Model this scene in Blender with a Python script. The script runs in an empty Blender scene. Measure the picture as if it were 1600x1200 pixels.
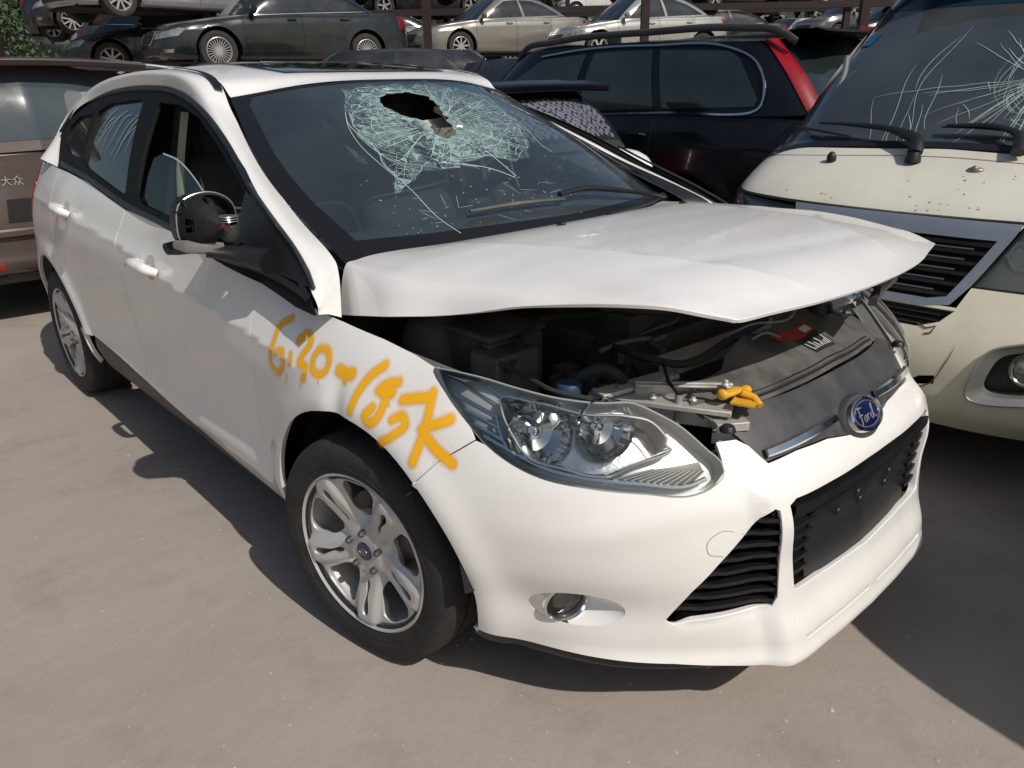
import bpy, math, random
import numpy as np
from mathutils import Matrix, Vector
from mathutils.geometry import delaunay_2d_cdt
PI=math.pi; rad=math.radians
random.seed(7); rng=np.random.default_rng(7)
sc=bpy.context.scene; col=sc.collection
# ---------------------------------------------------------------- camera
cd=bpy.data.cameras.new('camera'); cam=bpy.data.objects.new('camera',cd); col.objects.link(cam); sc.camera=cam
cd.sensor_fit='HORIZONTAL'; cd.sensor_width=36; cd.lens=36*1206.95/1600; cd.clip_start=.05; cd.clip_end=600
def cam_pose(loc,az,pitch,roll):
    f=np.array([math.cos(pitch)*math.cos(az),math.cos(pitch)*math.sin(az),math.sin(pitch)])
    r=np.cross(f,[0,0,1]); r/=np.linalg.norm(r); u=np.cross(r,f); c,s=math.cos(roll),math.sin(roll)
    r,u=r*c+u*s,u*c-r*s
    m=Matrix.Identity(4)
    for i in range(3): m[i][0]=r[i]; m[i][1]=u[i]; m[i][2]=-f[i]; m[i][3]=loc[i]
    cam.matrix_world=m
cam_pose((1.50556,-1.71520,1.42142),2.40822326,-.373349779,-.0197035034)
# ---------------------------------------------------------------- sky, sun, exposure
SUN_EL=rad(46.5); SUN_AZ=rad(-2.6)         # direction towards the sun, azimuth from +x
w=bpy.data.worlds.new('World'); sc.world=w; w.use_nodes=True; nt=w.node_tree
sky=nt.nodes.new('ShaderNodeTexSky'); sky.sky_type='NISHITA'; sky.sun_disc=False; sky.sun_elevation=SUN_EL; sky.sun_rotation=PI/2-SUN_AZ
sky.altitude=50; sky.air_density=1.3; sky.dust_density=2.5; sky.ozone_density=1.5
bg=nt.nodes['Background']; bg.inputs['Strength'].default_value=.065; nt.links.new(sky.outputs[0],bg.inputs[0])
ld=bpy.data.lights.new('sun','SUN'); ld.energy=3.5; ld.angle=rad(.5); ld.color=(1,.94,.86); lo=bpy.data.objects.new('sun',ld); col.objects.link(lo)
sd=Vector((math.cos(SUN_EL)*math.cos(SUN_AZ),math.cos(SUN_EL)*math.sin(SUN_AZ),math.sin(SUN_EL)))
lo.rotation_euler=sd.to_track_quat('Z','Y').to_euler(); lo.location=(6,0,9)
sc.view_settings.view_transform='Standard'; sc.view_settings.look='None'; sc.view_settings.gamma=1; sc.view_settings.exposure=.0
sc.render.engine='CYCLES'; sc.cycles.max_bounces=8; sc.cycles.transparent_max_bounces=16
# ---------------------------------------------------------------- surfaces
def herm_idx(K,t):
    K=np.asarray(K,float); t=np.clip(np.asarray(t,float),K[0],K[-1])
    i=np.clip(np.searchsorted(K,t,side='right')-1,0,len(K)-2)
    h=K[i+1]-K[i]; u=(t-K[i])/h
    return i,u,h
def tang(K,P,ax=0):
    K=np.asarray(K,float); P=np.moveaxis(np.asarray(P,float),ax,0)
    sh=(-1,)+(1,)*(P.ndim-1)
    d=(P[1:]-P[:-1])/np.diff(K).reshape(sh)
    m=np.empty_like(P); m[0]=d[0]; m[-1]=d[-1]
    if len(K)>2:
        h0=np.diff(K)[:-1].reshape(sh); h1=np.diff(K)[1:].reshape(sh)
        m[1:-1]=(d[:-1]*h1+d[1:]*h0)/(h0+h1)
    return np.moveaxis(m,0,ax)
def hb(u):
    return 2*u**3-3*u**2+1, u**3-2*u**2+u, -2*u**3+3*u**2, u**3-u**2
def curve(K,P,t):
    P=np.asarray(P,float); m=tang(K,P); i,u,h=herm_idx(K,t)
    a,b,c,d=hb(u); e=lambda x:x.reshape((-1,)+(1,)*(P.ndim-1))
    return e(a)*P[i]+e(b*h)*m[i]+e(c)*P[i+1]+e(d*h)*m[i+1]
class Grid:
    def __init__(s,U,V,P): s.U=np.asarray(U,float); s.V=np.asarray(V,float); s.P=np.asarray(P,float)
    def __call__(s,uv):
        uv=np.atleast_2d(uv); Q=curve(s.U,s.P,uv[:,0])          # N,J,3
        m=tang(s.V,Q,1); i,u,h=herm_idx(s.V,uv[:,1]); r=np.arange(len(uv))
        a,b,c,d=hb(u); e=lambda x:x[:,None]
        return e(a)*Q[r,i]+e(b*h)*m[r,i]+e(c)*Q[r,i+1]+e(d*h)*m[r,i+1]
def cum(P):
    P=np.asarray(P,float); return np.concatenate([[0],np.cumsum(np.linalg.norm(np.diff(P,axis=0),axis=1))])
def smooth(pts,step=.02,closed=False):
    P=np.asarray(pts,float)
    if closed: P=np.vstack([P[-2:],P,P[:3]])
    k=cum(P)
    lo,hi=(k[2],k[-3]) if closed else (k[0],k[-1])
    n=max(4,int((hi-lo)/step)); t=np.linspace(lo,hi,n+1)
    if closed: t=t[:-1]
    return curve(k,P,t)
def bell(x): return np.exp(-x*x)
def sst(a,b,x):
    t=np.clip((x-a)/(b-a),0,1); return t*t*(3-2*t)
# --- hero body: plan stations and inward offsets per height
HP=[(.895,0),(.888,.2),(.868,.36),(.81,.48),(.72,.60),(.60,.715),(.46,.80),(.30,.86),(.15,.89),(0,.905),(-.3,.91),(-.6,.91),(-1.3,.911),(-2.0,.911),(-2.65,.905),(-3.0,.875),(-3.25,.80),(-3.40,.65),(-3.46,.4),(-3.475,0)]
HZ=[.15,.20,.26,.34,.45,.56,.66,.76,.86,.94,1.02,1.10]
HO=[[.04,.01,.0,.025,.035,.03,.065,.15,.30,.42,.5,.6],
[.04,.01,.0,.025,.035,.03,.065,.15,.30,.42,.5,.6],
[.04,.01,.0,.02,.03,.03,.075,.16,.30,.42,.5,.6],
[.07,.03,.02,.02,.02,.03,.070,.15,.27,.38,.5,.6],
[.08,.04,.03,.025,.015,.022,.055,.13,.23,.34,.46,.56],
[.09,.05,.04,.03,.012,.012,.042,.11,.195,.29,.4,.5],
[.09,.06,.045,.03,.010,.008,.03,.08,.155,.24,.34,.44],
[.09,.06,.04,.025,.008,.004,.020,.055,.115,.20,.3,.4],
[.09,.07,.04,.022,.006,.0,.015,.040,.095,.18,.28,.38],
[.11,.08,.045,.02,.008,.0,.010,.026,.070,.13,.22,.32],
[.12,.09,.05,.02,.010,.010,.008,.014,.036,.075,.15,.25],
[.12,.09,.05,.025,.022,.018,.010,.006,.018,.036,.062,.11],
[.12,.09,.05,.028,.026,.022,.014,.006,.010,.030,.056,.10],
[.12,.09,.05,.028,.026,.020,.012,.006,.006,.026,.052,.096],
[.13,.09,.05,.02,.010,.002,.002,.006,.018,.040,.066,.11],
[.13,.09,.05,.02,.010,.0,.0,.006,.020,.045,.08,.12],
[.14,.09,.05,.02,.010,.0,.0,.01,.03,.05,.09,.13],
[.14,.09,.05,.02,.010,.0,.01,.02,.04,.06,.10,.14],
[.14,.09,.05,.02,.010,.0,.01,.02,.04,.06,.10,.14],
[.14,.09,.05,.02,.010,.0,.01,.02,.04,.06,.10,.14]]
HP=np.array(HP); HS=cum(HP)
def plan_n(P):
    P=np.asarray(P,float); T=tang(cum(P),P); n=np.stack([-T[:,1],T[:,0]],1)   # (x,|y|)
    n/=np.linalg.norm(n,axis=1)[:,None]; return n*np.where(n[:,0:1]*(P[:,0:1]-P[:,0].mean())+n[:,1:2]*P[:,1:2]>=0,1,-1)
HN=plan_n(HP); HN[0]=(1,0); HN[-1]=(-1,0)
_g=np.zeros((len(HP),len(HZ),3))
for i in range(len(HP)):
    for j in range(len(HZ)):
        q=HP[i]-HN[i]*HO[i][j]; _g[i,j]=(q[0],-max(q[1],0) if i not in (0,len(HP)-1) else 0,HZ[j])
HG=Grid(HS,HZ,_g)
def crease_z(x): return np.interp(x,[-3.3,-2.6,-1.49,-.94,-.42,-.31,0],[.955,.95,.905,.84,.797,.78,.74])
INY=np.array([(.395,.59),(.372,.43),(.372,.35),(.45,.337),(.53,.323),(.545,.333),(.51,.413),(.455,.479),(.42,.54)])
def hero_disp(P):
    x,y,z=P[:,0],-P[:,1],P[:,2]; d=np.zeros(len(P))
    on=sst(.02,-.28,x)*sst(-3.2,-2.7,x)
    c=z-crease_z(x); d+=on*.014*np.exp(-np.abs(c)/.055)
    c2=z-np.interp(x,[-2.4,-.4],[.36,.36]); d+=.010*bell(c2/.05)*sst(-2.35,-2.1,x)*sst(-.35,-.6,x)
    for cx in (0,-2.648):
        r=np.hypot(x-cx,z-.32); d+=.014*bell((r-.39)/.05)*(y>.6)
    d-=.016*sst(.70,.92,z)*sst(-.80,-.40,x)*sst(.5,.7,y)
    # front bumper forms
    f=sst(.30,.5,x)
    e=((y-.70)/.15)**2+((z-.355)/.070)**2; d-=.014*f*np.exp(-e)
    blk=sst(.430,.375,y+(z-.56)*-.10)*sst(.67,.61,z)*f; d+=.020*blk
    d+=.018*f*bell((z-.205)/.03)*sst(.75,.6,y)
    d+=.006*f*bell((z-.60+.06*sst(.45,.85,y))/.035)*sst(.36,.42,y)*sst(.86,.6,y)
    q=np.stack([y,z],1); dm=np.full(len(P),9.)
    for a,b in zip(INY,np.roll(INY,-1,0)):
        ab=b-a; t=np.clip(((q-a)@ab)/(ab@ab),0,1); dm=np.minimum(dm,np.linalg.norm(q-(a+t[:,None]*ab),axis=1))
    d-=.004*f*np.exp(-(dm/.014)**2)
    # dent behind the lamp
    d-=.012*np.exp(-(((x+.03)/.035)**2+((z-.72)/.05)**2))
    return d
class Body:
    def __init__(s,g,disp=None): s.g=g; s.disp=disp
    def __call__(s,uv):
        uv=np.atleast_2d(np.asarray(uv,float)); sg=np.where(uv[:,0]<0,-1.,1.); q=np.stack([np.abs(uv[:,0]),uv[:,1]],1)
        P=s.g(q)
        if s.disp is not None:
            e=.004; A=s.g(q+[e,0]); B=s.g(q-[e,0]); T=A-B; n=np.stack([T[:,1],-T[:,0]],1)
            l=np.linalg.norm(n,axis=1); n/=np.maximum(l,1e-9)[:,None]
            n=n*np.where(n[:,0]*(P[:,0]+1.3)+n[:,1]*P[:,1]*3>=0,1,-1)[:,None]
            P[:,:2]+=n*s.disp(P)[:,None]
        P[:,1]*=sg; return P
HB=Body(HG,hero_disp)
# side glass plane, slightly bowed
class SideG:
    y0=.86;k=.58
    def __call__(s,uv):
        uv=np.atleast_2d(np.asarray(uv,float)); x,z=uv[:,0],uv[:,1]
        y=s.y0-s.k*(z-1.0)+.018*np.sin(np.clip((z-1.0)/.42,0,1)*np.pi)-.03*sst(-1.9,-2.9,x)-.028*sst(-.60,-.15,x)
        return np.stack([x,-y,z],1)
SG=SideG()
# pillar rail between side window and screen/roof edge
RA=[(-.135,-.864,.950),(-.325,-.826,1.042),(-.512,-.791,1.122),(-.713,-.750,1.208),(-.966,-.698,1.302),(-1.196,-.655,1.368),(-1.456,-.625,1.414),(-1.708,-.616,1.426),(-2.0,-.620,1.421),(-2.35,-.640,1.388),(-2.583,-.670,1.333),(-2.70,-.700,1.245),(-2.68,-.742,1.165),(-2.62,-.785,1.094)]
RB=[(-.215,-.748,.975),(-.28,-.730,1.015),(-.46,-.712,1.080),(-.66,-.682,1.160),(-.88,-.640,1.262),(-1.06,-.600,1.350),(-1.20,-.577,1.444),(-1.50,-.568,1.481),(-1.80,-.565,1.487),(-2.15,-.56,1.468),(-2.55,-.56,1.425),(-2.80,-.58,1.352),(-2.88,-.68,1.20),(-2.94,-.757,1.088)]
RA=np.array(RA);RB=np.array(RB)
_m=(RA+RB)/2; _bul=np.zeros_like(_m); _bul[:,1]=-1; _bul[:,2]=.75; _w=np.linalg.norm(RA-RB,axis=1)
_bul[:,0]=np.concatenate([[.8]*5,[.5,.1],[0]*7]); _bul/=np.linalg.norm(_bul,axis=1)[:,None]
RM=_m+_bul*(_w*.17)[:,None]
RAIL=Grid(np.arange(14.),[0,.5,1],np.stack([RA,RM,RB],1))
# windscreen
WL=[(-.262,-.702,.985),(-.11,-.40,.998),(-.05,0,1.0),(-.11,.40,.998),(-.262,.702,.985)]
WT=[(-1.10,-.584,1.390),(-1.035,-.33,1.424),(-1.01,0,1.437),(-1.035,.33,1.424),(-1.10,.584,1.390)]
WL=np.array(WL);WT=np.array(WT); WM=np.array([(-.682,-.688,1.178),(-.555,-.38,1.252),(-.505,0,1.268),(-.555,.38,1.252),(-.682,.688,1.178)])
WS=Grid([-1,-.5,0,.5,1],[0,.5,1],np.stack([WL,WM,WT],1))
# roof  u: x stations, v: -1..1 across
RX=[(-1.10,.578,1.388,-1.01,1.437),(-1.20,.577,1.444,-1.15,1.468),(-1.50,.568,1.481,-1.50,1.503),(-1.80,.565,1.487,-1.80,1.512),(-2.15,.56,1.468,-2.17,1.500),(-2.55,.56,1.425,-2.62,1.462),(-2.95,.57,1.345,-3.12,1.395)]
ROOF=Grid(range(7),[-1,-.6,0,.6,1],[[(x,-w,z),(xc*.7+x*.3,-w*.6,z*.25+zc*.75),(xc,0,zc),(xc*.7+x*.3,w*.6,z*.25+zc*.75),(x,w,z)] for x,w,z,xc,zc in RX])
# popped bonnet: rows from rear to front; columns right edge..left edge
def hoodrow(r):
    return [np.array(p) for p in r]
HR=[ # rear: edge low, shoulder, crown..., left
 [(-.20,-.765,.875),(-.235,-.725,.965),(-.25,-.66,.996),(-.15,-.40,1.018),(-.10,0,1.028),(-.15,.40,1.018),(-.25,.66,.996),(-.23,.74,.95)],
 [(.02,-.775,.918),(-.0,-.74,.972),(-.01,-.66,1.008),(.02,-.40,1.042),(.03,0,1.050),(.02,.40,1.040),(-.0,.66,1.012),(.0,.75,.985)],
 [(.20,-.715,.945),(.20,-.69,.985),(.20,-.62,1.018),(.22,-.38,1.052),(.23,0,1.058),(.22,.40,1.048),(.20,.64,1.022),(.20,.73,1.0)],
 [(.40,-.665,.995),(.41,-.64,1.012),(.41,-.57,1.032),(.43,-.35,1.054),(.44,0,1.058),(.43,.38,1.052),(.41,.60,1.03),(.40,.69,1.01)],
 [(.62,-.575,1.022),(.62,-.555,1.025),(.63,-.48,1.030),(.66,-.28,1.040),(.67,0,1.042),(.66,.30,1.040),(.64,.50,1.02),(.62,.60,1.005)],
 [(.755,-.47,.998),(.762,-.455,.998),(.775,-.38,.998),(.805,-.22,.998),(.82,0,.998),(.805,.24,.998),(.77,.40,1.0),(.745,.50,.998)]]
HOOD=Grid(range(6),[0,.35,1,2,3,4,5,5.6],HR)

class HoodS:
    def __call__(s,uv):
        uv=np.atleast_2d(np.asarray(uv,float)); p=HOOD(uv); u,v=uv[:,0],uv[:,1]; m=sst(0,.6,u)*sst(5,4.4,u)
        for c,k in ((1.75,.12),(4.15,-.14)): p[:,2]+=.004*np.exp(-np.abs(v-c-k*u*.6)/.30)*m
        p[:,2]-=.0016*np.exp(-(((u-3.6-.25*(v-2.4))/.16)**2))*sst(1.2,2.0,v)*sst(4.6,3.6,v)
        p[:,2]+=.0010*np.exp(-np.abs(u-2.9+.3*(v-3))/.16)*sst(2.0,2.6,v)*sst(4.8,4.0,v)
        p[:,2]+=.0004*np.sin(u*7+v*3)*np.sin(v*5.1-u*2)*m
        return p
HOODS=HoodS()
# ring grids: each height has its own nose x, tail x and half width
def ring_grid(levels,front,rear):
    """levels: (z,xf,xr,w); front/rear: (dx,yfrac) from centre outwards"""
    G=[]
    for (z,xf,xr,w) in levels:
        a=[(xf-dx,-yf*w,z) for dx,yf in front]; b=[(xr+dx,-yf*w,z) for dx,yf in rear][::-1]
        m=[((a[-1][0]*(1-t)+b[0][0]*t),-w,z) for t in (.25,.5,.75)]
        G.append(a+m+b)
    G=np.array(G); mid=G[len(G)//3]; return Grid(cum(mid),[l[0] for l in levels],G.transpose(1,0,2))
VL=[(.22,2.30,-2.4,.80),(.30,2.38,-2.43,.84),(.42,2.40,-2.45,.87),(.56,2.38,-2.45,.885),(.68,2.32,-2.45,.89),(.78,2.26,-2.44,.89),(.87,2.22,-2.43,.885),(.95,2.18,-2.42,.88),(1.03,2.06,-2.42,.87),(1.12,1.86,-2.41,.86),(1.42,1.50,-2.36,.825),(1.70,1.13,-2.3,.78),(1.86,.90,-2.2,.72),(1.94,.66,-2.1,.58)]
VG=ring_grid(VL,[(0,0),(.01,.33),(.05,.61),(.13,.82),(.28,.95),(.6,.99)],[(0,0),(.01,.6),(.1,.93),(.3,1)])
VAN_O=np.array([.33,3.46,0.]); VAN_H=np.array([0.,-1.])
def van_world(P):
    h=VAN_H; return np.stack([VAN_O[0]+P[:,0]*h[0]-P[:,1]*h[1],VAN_O[1]+P[:,0]*h[1]+P[:,1]*h[0],P[:,2]],1)
VB=Body(VG)
# ---- panel outlines measured in metres on the surfaces above (arc length / height, or x / z, or u / v)
K={'hl': [(1.2131,0.8401),(1.1896,0.8404),(1.0967,0.8354),(0.9962,0.8197),(0.8833,0.803),(0.7877,0.7948),(0.7035,0.7926),(0.6478,0.7741),(0.5889,0.7473),(0.5342,0.706),(0.4998,0.6744),(0.4991,0.6643),(0.5358,0.639),(0.5754,0.6302),(0.6907,0.6396),(0.8083,0.651),(0.912,0.6654),(0.9772,0.6861),(1.0335,0.7131),(1.0879,0.7494),(1.1612,0.7992)],'fog': [(0.8608,0.3659),(0.9302,0.3726),(0.7945,0.4201),(0.8615,0.3077),(0.9968,0.3635),(0.7166,0.3742)],'intake': [(0.4138,0.5677),(0.4007,0.5532),(0.3814,0.4258),(0.379,0.3691),(0.3877,0.3465),(0.4803,0.3361),(0.6113,0.3325),(0.6221,0.3435),(0.5697,0.4121),(0.518,0.4788),(0.4603,0.5362)],'lowgr_r': [(0.3554,0.5927),(0.3523,0.5004),(0.3305,0.3762),(0.1711,0.3721)],'shut_bf': [(1.0634,0.7194),(1.1448,0.664),(1.2472,0.5875)],'bump_top': [(0.5283,0.7204),(0.5,0.7263),(0.4493,0.7142),(0.4177,0.7001),(0.3782,0.6648),(0.2771,0.673),(0.1622,0.6756)],'tow': [(0.4603,0.5362),(0.5215,0.5499),(0.5496,0.5277),(0.5458,0.5054),(0.5117,0.4932)],'sill': [(3.5397,0.4069),(2.9596,0.3718),(2.6258,0.3392),(2.1757,0.289),(2.1596,0.1502),(2.1701,0.15)],'dfront': [(1.909,0.9514),(1.8987,0.8305),(1.8771,0.7808),(1.909,0.661),(1.9491,0.5391),(1.939,0.4815),(1.9047,0.3604),(1.9038,0.3332)],'dmid': [(2.9159,1.0288),(2.9686,0.9458),(2.9672,0.8633),(2.9566,0.8439)],'drear': [(4.921,1.0388),(3.9359,1.021),(3.8675,0.928),(3.879,0.7728),(4.8433,0.4546),(4.8679,0.2781),(3.5824,0.4091)],'belt': [(4.9005,1.0537),(5.0869,0.9516),(2.928,1.0277),(2.4443,1.0067),(2.1246,0.9688),(1.909,0.9514),(1.6696,0.9069)],'fendtop': [(1.6696,0.9069),(1.6285,0.8998),(1.5325,0.891),(1.3873,0.8737),(1.2784,0.856),(1.191,0.8367)],'handf': [(2.8517,0.8933),(2.8313,0.867),(2.7418,0.847),(2.6113,0.8637),(2.6331,0.895),(2.7684,0.9038)],'handr': [(3.8437,0.9599),(3.7531,0.9319),(4.9466,0.7483),(3.5695,0.9602),(3.7346,0.9751)],'recf': [(2.7612,0.9192),(2.6695,0.9164),(2.6216,0.8765),(2.7071,0.8303),(2.7723,0.8309)],'spray': [[(1.7261,0.8696),(1.7692,0.8423),(1.7768,0.7986),(1.7822,0.7412),(1.7529,0.7292),(1.7156,0.7629),(1.7285,0.7892),(1.7561,0.7838)],[(1.6893,0.7909),(1.6809,0.7713)],[(1.6723,0.826),(1.6424,0.8463),(1.6224,0.8351),(1.6414,0.7943),(1.645,0.78),(1.6151,0.7756),(1.6133,0.7468)],[(1.5816,0.8234),(1.5493,0.8249),(1.5349,0.8075),(1.5363,0.7814),(1.5582,0.7697),(1.5862,0.7771),(1.5939,0.8021),(1.5816,0.8234)],[(1.4895,0.793),(1.4619,0.7898),(1.4424,0.7936)],[(1.4607,0.7872),(1.4606,0.7759)],[(1.3516,0.8263),(1.3825,0.8003),(1.4027,0.7659),(1.4137,0.7199)],[(1.2953,0.8014),(1.3279,0.7923),(1.3461,0.776)],[(1.3303,0.7761),(1.3086,0.7798),(1.3264,0.7847)],[(1.3188,0.7598),(1.3234,0.7277),(1.3461,0.7082),(1.3637,0.7198),(1.3483,0.7403)],[(1.2841,0.7268),(1.2578,0.7391),(1.2459,0.7256),(1.2704,0.6975),(1.301,0.6766)],[(1.2698,0.7694),(1.2278,0.7801),(1.194,0.7851)],[(1.1944,0.795),(1.1913,0.7376),(1.2066,0.6535)],[(1.1317,0.7527),(1.1611,0.7398),(1.1876,0.7304)],[(1.1988,0.7207),(1.1544,0.6888),(1.1103,0.6671)]],'drips': [(1.7029,0.7352),(1.7064,0.7118),(1.5559,0.7659),(1.548,0.7532),(1.4606,0.7816),(1.4533,0.7662),(1.3087,0.7628),(1.3038,0.752),(1.629,0.746),(1.625,0.7213)],'dlo_up': [(-2.62,1.159),(-2.7118,1.2431),(-2.6343,1.3323),(-2.3827,1.3873),(-2.0048,1.4214),(-1.7077,1.4263),(-1.4534,1.414),(-1.1788,1.368),(-0.9352,1.303),(-0.6772,1.2115),(-0.4888,1.1272),(-0.3275,1.0431),(-0.1526,0.9449)],'dlo_lo': [(-2.5034,1.1141),(-2.0239,1.0823),(-1.4995,1.025),(-1.0309,1.0007),(-0.662,0.9715),(-0.3974,0.9667),(-0.1414,0.9313)],'w_rear': [(-2.2408,1.3451),(-1.7413,1.402),(-1.6858,1.3842),(-1.5146,1.0516),(-2.1379,1.1211),(-2.1781,1.136)],'w_quart': [(-2.313,1.3494),(-2.2761,1.1429),(-2.4673,1.1665),(-2.5871,1.2011),(-2.5976,1.2736),(-2.4851,1.3238)],'w_front': [(-1.5631,1.3909),(-1.3382,1.375),(-1.1231,1.338),(-0.8888,1.2669),(-0.6485,1.1799),(-0.534,1.1234),(-0.5277,1.0397),(-0.5266,1.0072),(-1.3207,1.0418),(-1.3417,1.1117)],'glass_curve': [(-1.432,1.2277),(-1.3319,1.2219),(-1.1774,1.2037),(-1.0366,1.1719),(-0.9161,1.1343),(-0.826,1.1006)],'m_tri': [(-0.6158,1.1657),(-0.4854,1.1116),(-0.176,0.9511),(-0.4256,0.9832),(-0.5185,0.9952)],'ws_hole': [(-0.2478,0.842),(-0.1846,0.8673),(-0.0306,0.8744),(0.0163,0.8164),(0.0261,0.7487),(-0.0333,0.6612),(0.0582,0.6261),(0.133,0.5683),(0.1011,0.5002),(-0.0762,0.4861),(-0.1925,0.4785),(-0.2304,0.5034),(-0.2147,0.5531),(-0.1659,0.5945),(-0.2083,0.6099),(-0.2586,0.6595),(-0.2965,0.7352),(-0.2803,0.7947)],'ws_shatter': [(-0.3659,0.8621),(-0.2982,0.8963),(-0.0761,0.9051),(0.2448,0.8936),(0.4551,0.8304),(0.3186,0.6473),(0.2421,0.5141),(0.1653,0.4139),(0.0659,0.3507),(-0.0129,0.335),(-0.0961,0.3669),(-0.1923,0.3609),(-0.2853,0.3341),(-0.3636,0.3208),(-0.4269,0.3253),(-0.4887,0.2971),(-0.5666,0.2832),(-0.6061,0.2772),(-0.5382,0.3389),(-0.5496,0.3974),(-0.5234,0.4717),(-0.5357,0.5554),(-0.5324,0.6464),(-0.4869,0.7382)],'ws_hole2': [(-0.2517,0.8293),(-0.1743,0.8593),(-0.0376,0.8679),(0.0236,0.8229),(-0.0028,0.7506),(-0.0495,0.6799),(-0.1016,0.5875),(-0.1377,0.5089),(-0.206,0.4802),(-0.2414,0.5008),(-0.2297,0.5461),(-0.2106,0.6002),(-0.2665,0.65),(-0.2994,0.7237)],'ws_bright': [(-0.6024,0.3073),(-0.4307,0.3804),(-0.1763,0.5482),(-0.2367,0.6561),(-0.413,0.7477),(-0.511,0.45)],'ws_center': [(-0.1941,0.5282),(-0.2834,0.5632),(0.2235,0.7424)],'crack_long': [(-0.4869,0.7382),(-0.546,0.6267),(-0.5708,0.5052),(-0.5579,0.3861),(-0.532,0.2757),(-0.5145,0.1283),(-0.4845,0.0684)],'crack_2': [(-0.306,0.3594),(-0.1514,0.308),(-0.0893,0.2606),(-0.1156,0.386)],'crack_3': [(0.3195,0.7452),(0.2634,0.5134),(0.227,0.3904),(0.2381,0.3599)],'ws_low_crack': [(-0.6006,0.1864),(-0.4323,0.1991),(-0.2705,0.2036),(-0.0777,0.1932),(-0.4422,0.1866),(-0.2994,0.1371)],'wiper': [(-0.414,0.1208),(0.0013,0.1183),(0.5186,0.0782),(1.0,0.0)],'visor_l': [(-0.6366,0.7191),(-0.6075,0.5804)],'sunroof': [(2.0996,-0.7261),(4.5769,0.2585),(0.6798,-0.507),(0.3949,-0.2),(0.482,0.0957),(0.8448,0.4458),(2.624,0.9816),(2.9626,0.6116),(3.2579,0.14),(2.0484,-0.5827)],'nozzle': [(0.783,2.6236)],'hooddots': [(0.9562,1.8006)]}
K.update({'hl_in': [(1.0288,0.7972),(0.9497,0.798),(0.8126,0.7769),(0.7186,0.773),(0.6503,0.7565),(0.6153,0.7179),(0.6949,0.6935),(0.7685,0.6721),(0.8658,0.6846),(0.9407,0.7),(0.9789,0.7334),(1.0163,0.7753)],'hl_low': [(0.9107,0.7409)],'hl_high': [(0.7583,0.7508)],'hl_turn': [(0.7506,0.6664),(0.6582,0.6832),(0.5464,0.6889),(0.5392,0.6707),(0.579,0.6476),(0.6905,0.6523)],'hl_bars': [(1.1433,0.8012),(1.028,0.7689),(1.112,0.7768),(1.0181,0.7489),(1.0811,0.7526),(1.0024,0.7269),(1.0526,0.7316),(0.9873,0.7105)],'hl_chr': [(0.7687,0.6766),(0.6158,0.7148),(0.5414,0.7035)]})
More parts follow.
